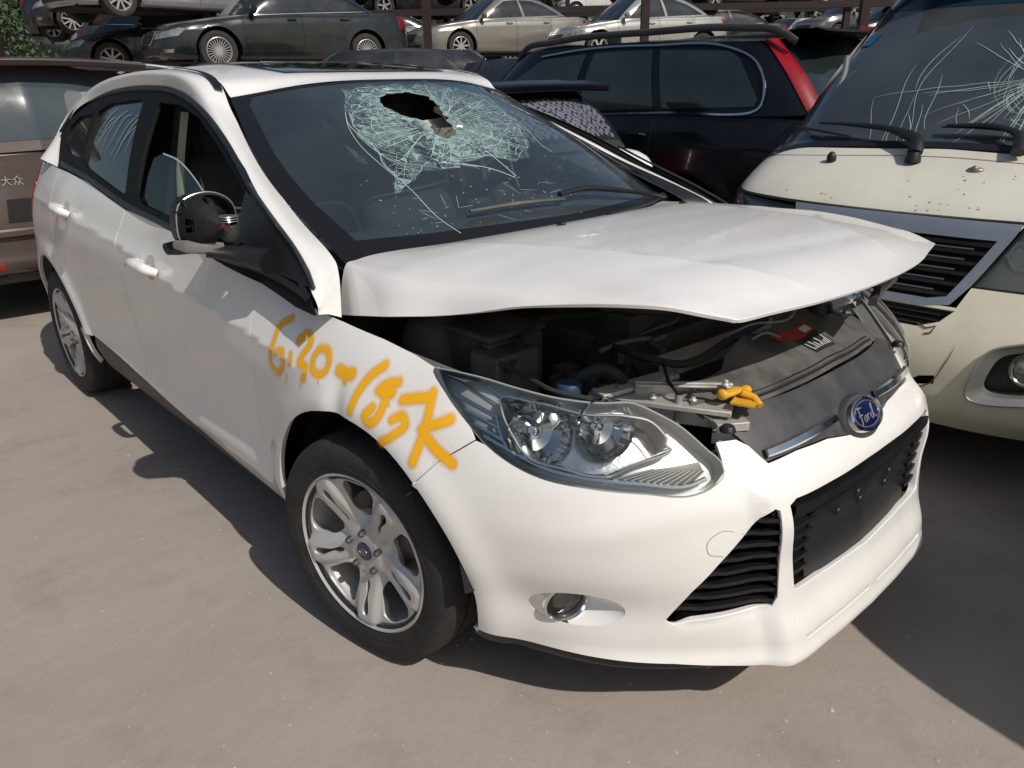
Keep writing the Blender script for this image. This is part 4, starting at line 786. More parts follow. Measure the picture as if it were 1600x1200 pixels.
for st_ in W_.values():
    for s in st_:
        q=smooth([(a*1.15,b*1.15,.0195) for a,b in s],.002); tx.append(xf(tube(q,[.0009]+[.0018]*6+[.0009],6,flat=.6),Mb))
build('badge_script',tx,silver,bad)
def sface(p): return xf(p,Mb)
# ---- headlamps
class Bul:
    def __call__(s,uv):
        uv=np.atleast_2d(np.asarray(uv,float)); P_,n=snorm(HB,uv,CEN,EB); a=uv.copy(); c=np.array([.80,.735]); r=np.hypot((a[:,0]-c[0])/.40,(a[:,1]-c[1])/.11); return P_+n*(.042*np.clip(1-r*r,0,1)**.6)[:,None]
BUL=Bul()
def lamp(side):
    S=HB; f=(lambda p:p) if side>0 else mir
    o=build('headlight',[f(panel(S,hls,[[tuple(a) for a in K['hl_in']]],h=.016,off=-.038,thick=0,e=EB))],P('lamp_housing',(.62,.63,.63),.34,metal=.4),car)
    edge=np.array(hls); Pe,Ne=snorm(S,edge,CEN,EB); c_=edge.mean(0)
    Pi,Ni=snorm(S,c_+(edge-c_)*.978,CEN,EB)
    build('lamp_rim',[f(skin([np.vstack([Pe,Pe[:1]]),np.vstack([Pi+Ni*-.04,(Pi+Ni*-.04)[:1]])])),f(tube(Pe-Ne*.002,.0026,6,closed=True))],P('rim_grey',(.34,.35,.35),.3,coat=.3),o)
    tray=panel(S,[tuple(a) for a in K['hl_in']],h=.02,off=-.085,thick=0,e=EB); build('reflector_tray',[f(tray)],P('tray_chrome',(.80,.81,.82),.24,metal=1,bump=.25,bscale=22),o)
    fl=[f(ribbon(S,[(hls[int(len(hls)*t)][0]*.5+c_[0]*.5,hls[int(len(hls)*t)][1]*.5+c_[1]*.5),hls[int(len(hls)*t)]],.004,-.030,.02,e=EB,smoothit=False,thick=.003)) for t in (.02,.08,.14,.20,.26,.32)]; [build('lamp_flute',[q_],chrome,o) for q_ in fl]
    hin=K['hl_in']; q=smooth(hin,.012,True); Pq,Nq=snorm(S,q,CEN,EB)
    Pc,Nc=snorm(S,q.mean(0)+(q-q.mean(0))*.90,CEN,EB)
    cl=lambda a: np.vstack([a,a[:1]])
    build('inner_bezel',[f(skin([cl(Pq-Nq*.010),cl(Pq-Nq*.006+0),cl(Pc-Nc*.045)])),f(tube(Pq-Nq*.008,.0035,6,closed=True))],P('bezel_chrome',(.70,.72,.73),.14,metal=.95),o)
    Ptop,Ntop=snorm(S,smooth([hl[19],hl[0],hl[2],hl[4],hl[6],hl[7],hl[8]],.02)*[1,1]+[0,-.012],CEN,EB)
    bow=[]
    for key,r_ in (('hl_low',.072),('hl_high',.066)):
        p,n=snorm(S,np.array([K[key][0]]),CEN,EB); n=unit(n[0]*.62+np.array([.75,-.1,-.03])); p=p[0]-unit(n)*.026
        M_=np.array(Vector(n).to_track_quat('Z','Y').to_matrix().to_4x4()); M_[:3,3]=p
        bow.append(f(xf(lathe([(r_,.008),(r_*.97,-.006),(r_*.84,-.024),(r_*.6,-.040),(r_*.3,-.050),(.004,-.053)],22,'z'),M_)))
        bow.append(f(xf(lathe([(.001,-.018),(.009,-.022),(.010,-.05)],16,'z'),M_)))
        for a_ in []: bow.append(f(xf(tube([(r_*.98*math.cos(a_),-.003,0),(r_*.6*math.cos(a_),-.0,-.040)],.0016,5),M_)))
    build('reflector',bow,P('reflector_chrome',(.70,.71,.72),.07,metal=1),o,angle=12)
    tr=panel(S,K['hl_turn'],h=.015,off=-.022,thick=.012,e=EB)
    build('indicator',[f(tr)],P('indicator_clear',(.22,.21,.21),.16,metal=.8),o)
    rb=[]
    for k in range(11):
        a=np.array(K['hl_turn'][1])*(1-k/10)+np.array(K['hl_turn'][3])*(k/10); b=np.array(K['hl_turn'][0])*(1-k/10)+np.array(K['hl_turn'][4])*(k/10)
        rb.append(f(ribbon(S,[a,b],.004,-.020,.02,e=EB,smoothit=False,thick=.003)))
    build('indicator_ribs',rb,P('rib_grey',(.40,.40,.40),.22,metal=.8),o)
    br=[]; B=K['hl_bars']
    for a,b in ((0,1),(2,3),(4,5),(6,7)): br.append(f(ribbon(S,[B[a],B[b]],.010,-.018,.02,e=EB,thick=.006)))
    br.append(f(ribbon(S,[B[1],B[3],B[5],B[7],K['hl_in'][9]],.008,-.012,.02,e=EB,thick=.008)))
    C_=K['hl_chr'][:2]; br.append(f(ribbon(S,C_,.004,-.014,.02,e=EB,thick=.004,smoothit=False)))
    br.append(f(ribbon(S,[hl[17],hl[15],hl[14],hl[13],hl[12]],.010,-.014,.02,e=EB,thick=.006))[:2]+(None,) if False else f(ribbon(S,[(a*.97+.02,b+.018) for a,b in (hl[17],hl[16],hl[15],hl[14],hl[13],hl[12])],.010,-.016,.02,e=EB,thick=.006)))
    build('chrome_fins',br,chrome,o)
    build('lens',[f(panel(S if side>0 else BUL,hls,h=.014,off=.001,thick=0,e=EB))],lens if side>0 else glassmat('lamp_lens_hazed',(.55,.57,.55),(1,1,1),1.5,.08,.06,film=(.42,.44,.42),filmamt=.30),o)
    return o
lamp(1)
lamp(-1)
# back of the far lamp that stands proud next to the bonnet edge
# ---- fog lamps
FOGH=[(.826+.113*math.cos(a)*(1 if math.cos(a)>0 else .98),.352+.046*math.sin(a)) for a in np.linspace(0,2*PI,40,endpoint=False)]
def fog(side):
    f=(lambda p:p) if side>0 else mir
    p,n=snorm(HB,np.array([[.846,.352]]),CEN,EB); p,n=p[0],unit(n[0]*.55+np.array([.75,-.1,0]))
    M_=np.array(Vector(n).to_track_quat('Z','Y').to_matrix().to_4x4()); M_[:3,3]=p-n*.020
    # ring in the lamp's own plane, matched point by point with the opening
    Pe,Ne=snorm(HB,np.array(FOGH),CEN,EB); R3=M_[:3,:3]; inn=[]
    for q in Pe:
        l=R3.T@(q-M_[:3,3]); a=math.atan2(l[1],l[0]); inn.append(M_[:3,3]+R3@np.array([.050*math.cos(a),.046*math.sin(a),.004]))
    inn=np.array(inn); Pm=Pe*.45+inn*.55-n*.006; m=len(Pe)
    def sector(idx): return skin([[r_[k%m] for k in idx] for r_ in (Pe-Ne*.001,Pm,inn)])
    build('fog_recess',[f(sector(range(9,32)))],white,car)
    o=build('fog_lamp',[f(sector(list(range(31,m))+list(range(0,10)))),f(xf(lathe([(.052,.000),(.0515,.010),(.046,.013),(.041,.003),(.039,-.02)],40,'z'),M_))],P('fog_chrome',(.85,.86,.87),.16,metal=1),car)
    build('fog_reflector',[f(xf(lathe([(.041,-.002),(.034,-.018),(.014,-.028),(.001,-.028)],28,'z'),M_))],P('fog_inner',(.16,.16,.16),.25,metal=.9),o)
    build('fog_lens',[f(xf(lathe([(.001,.004),(.022,.003),(.041,.000)],28,'z'),M_))],lens,o)
fog(1); fog(-1)
# ---- door handles
def handle(x0,z0,side,door,par):
    f=(lambda p:p) if side>0 else mir
    s0=sx(x0); pts=[(s0-.085,z0-.004,.004),(s0-.075,z0-.002,.030),(s0-.03,z0+.001,.040),(s0+.03,z0+.004,.040),(s0+.075,z0+.007,.030),(s0+.090,z0+.008,.004)]
    q=[]
    for s,z,o_ in pts:
        p,n=snorm(HB,np.array([[s,z]]),CEN,EB); q.append(p[0]+n[0]*o_)
    build('door_handle',[f(tube(smooth(q,.008),[.014,.018,.020,.020,.018,.014],12))],white,par)
    cup=[(s0+.045*math.cos(a)-.005,z0+.002+.040*math.sin(a)) for a in np.linspace(0,2*PI,20,endpoint=False)]
    P_,N_=snorm(HB,np.array(cup),CEN,EB); rows=[]
    for k,(sc2,dp) in enumerate(((1,.0015),(.97,.001),(.85,.0012),(.4,.0010))):
        cc=np.array(cup).mean(0); P2,N2=snorm(HB,cc+(np.array(cup)-cc)*sc2,CEN,EB); P2=P2+N2*dp; rows.append(np.vstack([P2,P2[:1]]))
    build('handle_recess_shade',[f(skin(rows))],P('recess_shade_white',(.50,.49,.47),.5),par)  # no cut cup: its shade is put into a flat disc of darker white
for sd in (1,-1):
    handle(-1.17,.868,sd,'f',fdo if sd>0 else fdl); handle(-2.19,.945,sd,'r',rdo if sd>0 else rdl)
# ---- wing mirrors (right one without its cap)
def mirror(side):
    f=(lambda p:p) if side>0 else mir
    c=np.array([-.50,-.950,1.098]) if side>0 else np.array([-.665,-.915,1.075])
    o=build('wing_mirror',[f(tube([(-.36,-.855,1.005),(c[0]+.09,-.885,1.012),(c[0]+.05,-.925,1.024),(c[0]+.03,-.975,1.035)],[.052,.040,.032,.028],16,flat=.6))],blackpl,car)
    prof=[(-.070,-.055),(-.075,.0),(-.066,.045),(-.035,.068),(.02,.070),(.055,.052),(.068,.01),(.062,-.045),(.0,-.062)]
    sm_=smooth(prof,.012,True)
    def ring(x,s): return np.array([(c[0]+x+.05*(1-s),c[1]-a*s*1.05,c[2]+b*s) for a,b in sm_]+[(c[0]+x+.05*(1-s),c[1]-sm_[0][0]*s*1.05,c[2]+sm_[0][1]*s)])
    if side>0:
        build('mirror_frame',[f(skin([ring(-.06,1.0),ring(-.03,1.03),ring(.0,1.01),ring(.002,.95),ring(-.035,.90)])),f(skin([ring(-.035,.92),ring(-.038,.5),ring(-.04,.02)]))],blackpl,o)
        rb=[]
        for yy,w_,zz in ((-.055,.016,.0),(-.022,.020,.004),(.012,.014,.002)):
            rb.append(f(tube(smooth([c+[-.03,yy,-.058],c+[.022,yy*.95,-.045],c+[.040,yy*.85,zz],c+[.022,yy*.9,.050],c+[-.03,yy,.066]],.008),w_*.5,6,flat=.35)))
        for zz,d_ in ((.034,.026),(.0,.036),(-.036,.028)):
            rb.append(f(tube(smooth([c+[-.02,-.072,zz],c+[d_*.8,-.052,zz],c+[d_,-.02,zz+.002],c+[d_,.018,zz]],.008),.0065,6,flat=.5)))
        rb.append(f(box(c+[.018,-.040,.018],(.03,.036,.030)))); rb.append(f(box(c+[.006,-.02,-.02],(.03,.06,.03))))
        shl=[]
        for (x0,s0_),(x1,s1_) in (((.0,1.0),(.028,.93)),((.028,.93),(.044,.76)),((.044,.76),(.052,.5)),((.052,.5),(.054,.15))):
            r0_=ring(x0,s0_); r1_=ring(x1,s1_)
            for i_ in range(len(sm_)-1):
                if sm_[i_][0]>.004 and sm_[i_+1][0]>.004 and not (x0==.028 and 3<i_%9<7): shl.append(f((np.array([r0_[i_],r0_[i_+1],r1_[i_+1],r1_[i_]]),[(0,1,2,3)],None)))
        build('mirror_shell',shl,P('matt_black_plastic',(.010,.010,.011),.7,spec=.25),o)
        build('mirror_ribs',rb,P('matt_black_plastic',(.010,.010,.011),.7,spec=.25),o)
        build('mirror_bezel',[f(tube(ring(-.004,1.035)[:-1][:int(len(sm_)*.80)],.0020,6))],P('bezel_dull',(.42,.42,.42),.3,metal=.6),o)
        wires=[]
        for k in range(4): wires.append(f(tube(smooth([c+[.030,.000+.004*k,-.034+.008*k],c+[.046,.012,-.012+.008*k],c+[.050,.028,.004-.008*k],c+[.044,.046,-.026+.004*k]],.006),.0013,5)))
        build('mirror_wiring',wires,P('wire_red',(.14,.03,.025),.5),o)
        mp_=[lathe([(.001,.020-.006*q_),(.026,.020-.006*q_),(.027,.018-.006*q_),(.001,.017-.006*q_)],24,'z') for q_ in range(3)]
        build('mirror_motor',[f(xf(p_,trs(c+[.018,.046,-.006]))) for p_ in mp_],P('motor_plates',(.36,.38,.36),.3,metal=.7),o)
        build('motor_body',[f(xf(lathe([(.001,.0),(.028,.0),(.030,-.01),(.030,-.034),(.024,-.044)],24,'z'),trs(c+[.016,.046,-.008])))],P('motor_green',(.030,.045,.038),.4),o)
    else: build('mirror_cap',[f(skin([ring(-.06,1.0),ring(.0,1.03),ring(.04,.95),ring(.07,.75),ring(.085,.45),ring(.09,.05)]))],white,o)
    lo2=[[ (c[0]-.05+.10*math.sin(a)*w_,c[1]-yy*1.05,c[2]-.058-.018*math.cos(a)) for a in np.linspace(-PI/2,PI/2,7)] for yy,w_ in ((-.075,.75),(-.03,.95),(.03,.95),(.075,.7),(.09,.3))]
    build('mirror_foot',[f(skin(lo2))],blackpl,o)
    build('indicator_lens',[f(tube(smooth([c+[.052,.012,-.055],c+[.050,-.03,-.052],c+[.025,-.072,-.048],c+[-.01,-.085,-.046]],.01),[.006,.011,.011,.008],8,flat=1.5))],P('smoked_clear',(.22,.22,.21),.15,metal=.3,coat=.5),o)
mirror(1); mirror(-1)
# ---- wiper
wp=[WS([q])[0]+np.array([.010,0,.022]) for q in [K['wiper'][0],(-.2,.126),K['wiper'][1]]]
wo=build('wiper_blade',[tube(smooth(wp,.05),[.008,.011,.011,.008],6,flat=.6)],P('wiper_rubber',(.06,.06,.055),.6,dirt=(.25,.22,.18),dirtamt=.6,dscale=8),car)
build('wiper_arm',[tube(smooth([WS([(-.02,.124)])[0]+[.012,0,.034],WS([(.1,.125)])[0]+[.012,0,.040],WS([(.35,.09)])[0]+[.012,0,.035],WS([(.66,.05)])[0]+[.012,0,.026],WS([(.85,.035)])[0]+[.01,0,.02]],.04),[.011,.014,.010,.009,.010],8,flat=.7)],blackpl,wo)
wp=[WS([q])[0]+np.array([.008,0,.018]) for q in [(.15,.03),(.5,.035),(.93,.05)]]
build('wiper_blade',[tube(smooth(wp,.05),[.008,.010,.008],6,flat=.6)],blackpl,car)
# ---- spray paint
nu_,nv_=int((2.0-1.0)/.003),int(.42/.003)
U=np.linspace(1.03,1.86,nu_); Vv=np.linspace(.56,.93,int(.37/.0024)); UU,VV=np.meshgrid(U,Vv,indexing='ij'); q=np.stack([UU.ravel(),VV.ravel()],1); dmin=np.full(len(q),9.)
wd={0:.0085,1:.0065,2:.0105,3:.010,4:.016,5:.010,6:.012,7:.011,8:.017,9:.012,10:.011,11:.0125,12:.0125,13:.012,14:.014}
for k,s in enumerate(K['spray']):
    p=smooth(s,.006) if len(s)>2 else np.array(s,float)
    for a,b in zip(p[:-1],p[1:]):
        ab=b-a; t=np.clip(((q-a)@ab)/max(ab@ab,1e-9),0,1); d=np.linalg.norm(q-(a+t[:,None]*ab),axis=1)-wd.get(k,.012)*.80; dmin=np.minimum(dmin,d)
for i in range(0,len(K['drips']),2):
    a,b=np.array(K['drips'][i]),np.array(K['drips'][i+1]); ab=b-a; t=np.clip(((q-a)@ab)/(ab@ab),0,1); d=np.linalg.norm(q-(a+t[:,None]*ab),axis=1)-.0012; dmin=np.minimum(dmin,d*1.6)
ns=rng.random(len(q)); cov=np.clip(1-(dmin+.003)/.0135,0,1)**1.8; cov=np.where(dmin<-.003,.93+.07*ns,cov*(.7+.3*ns)); spk=(ns>.985)&(dmin<.03)&(dmin>0); cov=np.where(spk,.5*(1-dmin/.03),cov)
Pp,Np=snorm(HB,q,CEN,EB); Pp=Pp+Np*.0012; a_,b_=UU.shape; F=[]
cc=cov.reshape(a_,b_); keep=(cc[:-1,:-1]>0)|(cc[1:,:-1]>0)|(cc[:-1,1:]>0)|(cc[1:,1:]>0)
for i,j in zip(*np.nonzero(keep)): F.append((i*b_+j,i*b_+j+1,(i+1)*b_+j+1,(i+1)*b_+j))
us=np.unique(np.array(F)); mp=-np.ones(len(q),int); mp[us]=np.arange(len(us)); F=[tuple(mp[list(f)]) for f in F]
fn=np.cross(Pp[us][F[0][1]]-Pp[us][F[0][0]],Pp[us][F[0][2]]-Pp[us][F[0][0]])
if fn@Np[us][F[0][0]]<0: F=[f[::-1] for f in F]
build('spray_paint',[(Pp[us],F,Np[us])],covermat('orange_spray',(.92,.46,.006),.5),wing,attr=cov[us])
# ---- wheels
def wheel_alloy():
    def face(uv):
        uv=np.atleast_2d(uv); x,z=uv[:,0],uv[:,1]; r=np.hypot(x,z); th=np.arctan2(z,x)
        k=np.round((th-rad(54))/rad(72)); dt=th-rad(54)-k*rad(72); lat=r*np.sin(np.abs(dt))
        y=-.012+.050*np.exp(-((r-.075)/.055)**2)*0+.030*sst(.20,.06,r)+.010*sst(.05,.02,r)*0
        y=y+.016*sst(.022,.050,lat)*sst(.05,.09,r)-.004*sst(.012,.006,lat)*0
        y=y-.008*sst(.075,.045,r)+.006*sst(.20,.212,r)
        return np.stack([x,y,z],1)
    holes=[]
    for k in range(5):
        a=rad(90+72*k); A=[(.102,-.14),(.112,-.23),(.150,-.30),(.184,-.31),(.195,-.25),(.198,0),(.195,.25),(.184,.31),(.150,.30),(.112,.23),(.102,.14),(.096,0)]
        q=smooth([(r*math.cos(a+t),r*math.sin(a+t)) for r,t in A],.008,True); holes.append(q)
        b=rad(54+72*k); Bp=[(.090,-.0035),(.13,-.0045),(.185,-.007),(.190,0),(.185,.007),(.13,.0045),(.090,.0035),(.086,0)]
        holes.append(smooth([(r*math.cos(b)-t*math.sin(b),r*math.sin(b)+t*math.cos(b)) for r,t in Bp],.008,True))
    circ=[(.213*math.cos(a),.213*math.sin(a)) for a in np.linspace(0,2*PI,72,endpoint=False)]
    f=panel(face,circ,holes,h=.008,thick=.028,ref=np.array([0,9.,0]))
    lip_=lathe([(.2125,-.004),(.218,-.010),(.223,-.006),(.222,.004),(.205,.018),(.198,.06),(.196,.17),(.20,.18)],64,'y')
    lug=[]
    for k in range(5):
        a=rad(18+72*k); lug.append(lathe([(.0005,.004),(.007,.004),(.009,.010),(.0095,.022)],6,'y',(.054*math.cos(a),-.012+.006,.054*math.sin(a))))
    tyre=lathe([(.205,.0),(.224,-.008),(.240,-.013),(.262,-.015),(.282,-.013),(.295,-.005),(.303,.007),(.308,.026),(.3105,.05),(.3115,.09),(.3105,.14),(.308,.168),(.298,.19),(.27,.20),(.21,.18)],96,'y')
    tv,tf,_n=tyre
    return f,lip_,lug,tyre
WF,WLIP,WLUG,WTY=wheel_alloy()
disc_=[lathe([(.001,.055),(.06,.05),(.07,.085),(.139,.087),(.139,.10),(.05,.10)],40,'y'),box((.10,.075,.06),(.07,.06,.12),rotm('Y',-.5))]
def hero_wheel(c,steer,side):
    def T(p):
        p=xf(p,rotm('Z',0)); 
        if side<0: p=mir(p)
        return xf(p,trs(c)@rotm('Z',steer))
    o=build('wheel',[T(WTY)],rubber,car)
    grooves=[T(lathe([(.3120,y),(.3120,y+.006)],64,'y')) for y in (.05,.085,.12)]
    build('tread_groove',grooves,gap,o)
    build('sidewall_rib',[T(tube([(q_*math.cos(a),-.0135,q_*math.sin(a)) for a in np.linspace(0,2*PI,72,endpoint=False)],.0012,5,closed=True)) for q_ in (.243,.270)],rubber,o)
    build('rim',[T(WF)],alloy,o); build('rim_barrel',[T(WLIP)],alloy,o)
    for g in WLUG: build('wheel_nut',[T(g)],P('nut_steel',(.18,.18,.18),.35,metal=.9),o)
    build('centre_cap',[T(lathe([(.0005,.006),(.024,.007),(.028,.012)],28,'y'))],badgeblue,o)
    sc_=[T(xf(tube([(.014*math.cos(a),.0055,.008*math.sin(a)) for a in np.linspace(0,2*PI,24,endpoint=False)],.0008,5,closed=True),np.eye(4)))]
    sc_+= [T(tube([(-.008+.005*k,.0052,-.003),(-.006+.005*k,.0052,.003)],.0008,5)) for k in range(4)]
    build('cap_script',sc_,silver,o)
    build('brake_disc',[T(p) for p in disc_],disc_m,o)
hero_wheel((0,-.885,.312),rad(10.6),1); hero_wheel((0,.885,.312),rad(10.6),-1)
hero_wheel((-2.648,-.885,.312),0,1); hero_wheel((-2.648,.885,.312),0,-1)
# ---- spoiler
sp=[[(a+.27*(y/.62)**2,y,b-.02*(y/.62)**2) for a,b in ((-2.80,1.40),(-2.98,1.425),(-3.12,1.428),(-3.18,1.41),(-3.17,1.30),(-3.00,1.26))] for y in np.linspace(-.62,.62,15)]
V,F,_n=skin(sp,closed=True); nn=len(V); F+= [tuple(range(6)),tuple(range(nn-6,nn))[::-1]]
build('roof_spoiler',[(V,F,None)],white,car,bevel=.012)
# ---- cabin
def seat(c,w=.50,back=True):
    o=build('seat',[box(np.array(c)+[0,0,.0],(.50,w,.16)),box(np.array(c)+[.17,0,.05],(.16,w*.96,.12))],fabric,car,bevel=.05)
    build('backrest',[box(np.array(c)+[-.26,0,.34],(.14,w*.98,.60),rotm('Y',-.32))],fabric,o,bevel=.05)
    build('headrest',[box(np.array(c)+[-.40,0,.70],(.10,.27,.17),rotm('Y',-.25)),box(np.array(c)+[-.36,.06,.6],(.015,.015,.12)),box(np.array(c)+[-.36,-.06,.6],(.015,.015,.12))],fabric,o,bevel=.03)
seat((-1.25,-.37,.55)); seat((-1.25,.37,.55)); seat((-2.1,-.36,.57),.60); seat((-2.1,.36,.57),.60)
def dashs(uv):
    uv=np.atleast_2d(uv); u,v=uv[:,0],uv[:,1]; x=-.16-.60*u; z=.945+.045*np.sin(u*2.6)+.035*bell((v-.37)/.17)*sst(.3,.8,u)-.32*sst(.86,1.0,u)
    return np.stack([x,v,z],1)
build('dashboard',[gridmesh(dashs,np.linspace(0,1,40),np.linspace(-.70,.70,40),ref=np.array([-.4,0,.2]),e=EB)],dash_m,car)
build('air_vent',[tube(smooth([(-.66,-.58,.975),(-.69,-.60,1.05),(-.70,-.52,1.075),(-.70,-.42,1.06),(-.67,-.40,.98)],.01,True),.007,8,closed=True)],trimpl,car)
sw=[(-.86+.06*math.sin(a)*1.0,.37+.185*math.cos(a),.985+.175*math.sin(a)) for a in np.linspace(0,2*PI,48,endpoint=False)]
so_=build('steering_wheel',[tube(sw,.016,10,closed=True)],blackpl,car)
build('wheel_hub',[ell((-.84,.37,.985),(.04,.075,.065)),tube([(-.86,.20,.985),(-.83,.37,.99),(-.86,.54,.985)],.016,8),tube([(-.83,.37,.98),(-.86,.37,.82)],.018,8),tube([(-.80,.37,.97),(-.55,.37,.88)],.035,10)],P('airbag_cover',(.10,.10,.10),.6),so_)
Mv=np.eye(4)
vz=WS([(.13,.66)])[0]
build('sun_visor',[box(vz+np.array([-.10,.02,-.06]),(.13,.34,.02),rotm('Y',.60)@rotm('Z',.12))],beige,car,bevel=.008)
build('interior_lamp',[box(vz+np.array([-.08,-.02,.0]),(.06,.16,.02),rotm('Y',.3))],P('amber_tape',(.42,.24,.10),.6),car,bevel=.005)
build('sun_visor',[prism([(-.36,1.245),(-.29,1.20),(-.27,1.17),(-.31,1.185)],-.80,-.79,'x')],beige,car)
build('loose_trim',[tube(smooth([vz+[-.05,.05,-.10],vz+[-.06,.07,-.17],vz+[-.03,.06,-.24]],.02),.009,6,flat=.4),tube(smooth([vz+[-.05,.20,-.10],vz+[-.04,.20,-.2],vz+[-.02,.22,-.28]],.02),.006,6,flat=.4)],P('trim_grey',(.35,.33,.28),.7),car)
build('headlining',[gridmesh(ROOF,np.linspace(.2,5.8,12),np.linspace(-.95,.95,12),off=-.03,e=(1e-2,1e-2))],cloth_dark,car)
build('seat_belt',[tube(smooth([(-1.46,-.60,1.34),(-1.43,-.66,1.15),(-1.40,-.70,.90)],.05),.018,6,flat=.15)],P('belt_cream',(.34,.34,.24),.8),car)
for s in (-1,1): build('centre_pillar_trim',[box((-1.52,s*.66,1.05),(.10,.04,.80),rotm('X',s*.27))],cloth_dark,car,bevel=.01)
two('door_trim',[skin([[(x,-.80,.99),(x,-.76,.96),(x,-.72,.60),(x,-.74,.30)] for x in np.linspace(-.45,-2.45,10)])],cloth_dark)
# ---------------------------------------------------------------- generic vehicles
EC=(4e-3,4e-3); C0=np.array([0,0,.6])
tyre_bg=P('old_tyre',(.020,.020,.020),.8,dirt=(.08,.07,.06),dirtamt=.6,dscale=10)
darkglass=P('tinted_window',(.012,.016,.020),.08,coat=.7,dirt=(.06,.065,.065),dirtamt=.5,dscale=2.5)
lampglass=P('head_lamp_glass',(.42,.43,.42),.15,metal=.4,coat=.6,noise=.6,nscale=14)
under=P('underbody_dark',(.012,.011,.010),.9)
rim_bg=P('dull_rim',(.45,.45,.44),.35,metal=.4,dirt=(.2,.18,.16),dirtamt=.5,dscale=9)
PLAN=[(1,0),(.992,.3),(.97,.58),(.925,.80),(.84,.93),(.72,.985),(.45,1),(0,1),(-.45,1),(-.72,.985),(-.86,.93),(-.94,.80),(-.98,.58),(-.995,.3),(-1,0)]
class CarBody:
    def __init__(s,sp):
        s.sp=sp; s.P=np.array(PLAN)*[sp['L']/2,sp['W']/2]; s.S=cum(s.P); n=plan_n(s.P); n[0]=(1,0); n[-1]=(-1,0); s.N=n; s.len=s.S[-1]
        s.tx,s.tz=np.array(sp['top']).T
    def sx(s,x): return float(np.interp(-x,-s.P[:,0],s.S))
    def topz(s,x): return np.interp(x,s.tx,s.tz)
    def __call__(s,uv):
        uv=np.atleast_2d(np.asarray(uv,float)); u,t=uv[:,0],uv[:,1]; p=curve(s.S,s.P,u); n=unit(curve(s.S,s.N,u))
        k=[0,.1,.25,.45,.62,.78,.9,1.0]
        so=curve(k,np.array([.09,.035,.012,.0,.0,.010,.030,.085]),t); fo=curve(k,np.array(s.sp.get('nose',[.12,.03,.0,.0,.02,.06,.12,.22])),t); ro=curve(k,np.array(s.sp.get('tail',[.10,.03,.0,.0,.01,.02,.04,.08])),t)
        w=n[:,0]**2; o=so*(1-w)+np.where(n[:,0]>0,fo,ro)*w
        x,y=p[:,0]-n[:,0]*o,p[:,1]-n[:,1]*o
        o2=.008*np.exp(-np.abs(t-.80)/.05)*(1-w); y=y+o2
        for cx in s.sp['axles']: r=np.hypot(x-cx,s.sp['zb']+t*(s.topz(p[:,0])-s.sp['zb'])-s.sp['r']); y=y+.012*bell((r-s.sp['r']*1.2)/.06)*(1-w)
        z=s.sp['zb']+t*(s.topz(p[:,0])-s.sp['zb'])
        return np.stack([x,-np.maximum(y,0),z],1)
    def tz_(s,x,z): return (z-s.sp['zb'])/(float(s.topz(x))-s.sp['zb'])
def wheel_bg(r,style,side,T,root):
    f=lambda p: xf(p if side>0 else mir(p),T)
    o=build('wheel',[f(lathe([(r*.66,.0),(r*.72,-.012),(r*.85,-.018),(r*.95,-.008),(r*.995,.02),(r,.06),(r,.14),(r*.98,.18),(r*.9,.20),(r*.6,.19)],40,'y'))],tyre_bg,root)
    R_=r*.66; n=style; pr=[lathe([(R_*1.02,-.004),(R_*.97,-.008),(R_*.93,.01),(R_*.9,.09)],40,'y'),lathe([(.001,.012),(R_*.16,.012),(R_*.22,.025),(R_*.24,.05)],20,'y')]
    wd=R_*(.34 if n<=7 else 2.0/n)
    for k in range(n):
        a=2*PI*k/n+.2; b=box((R_*.57,.022,0),(R_*.80,.022,wd*.7)); pr.append(xf(b,rotm('Y',-a)))
    build('rim',[f(p) for p in pr],rim_bg,o)
    build('rim_back',[f(lathe([(.001,.06),(R_*.92,.06)],24,'y'))],under,o)
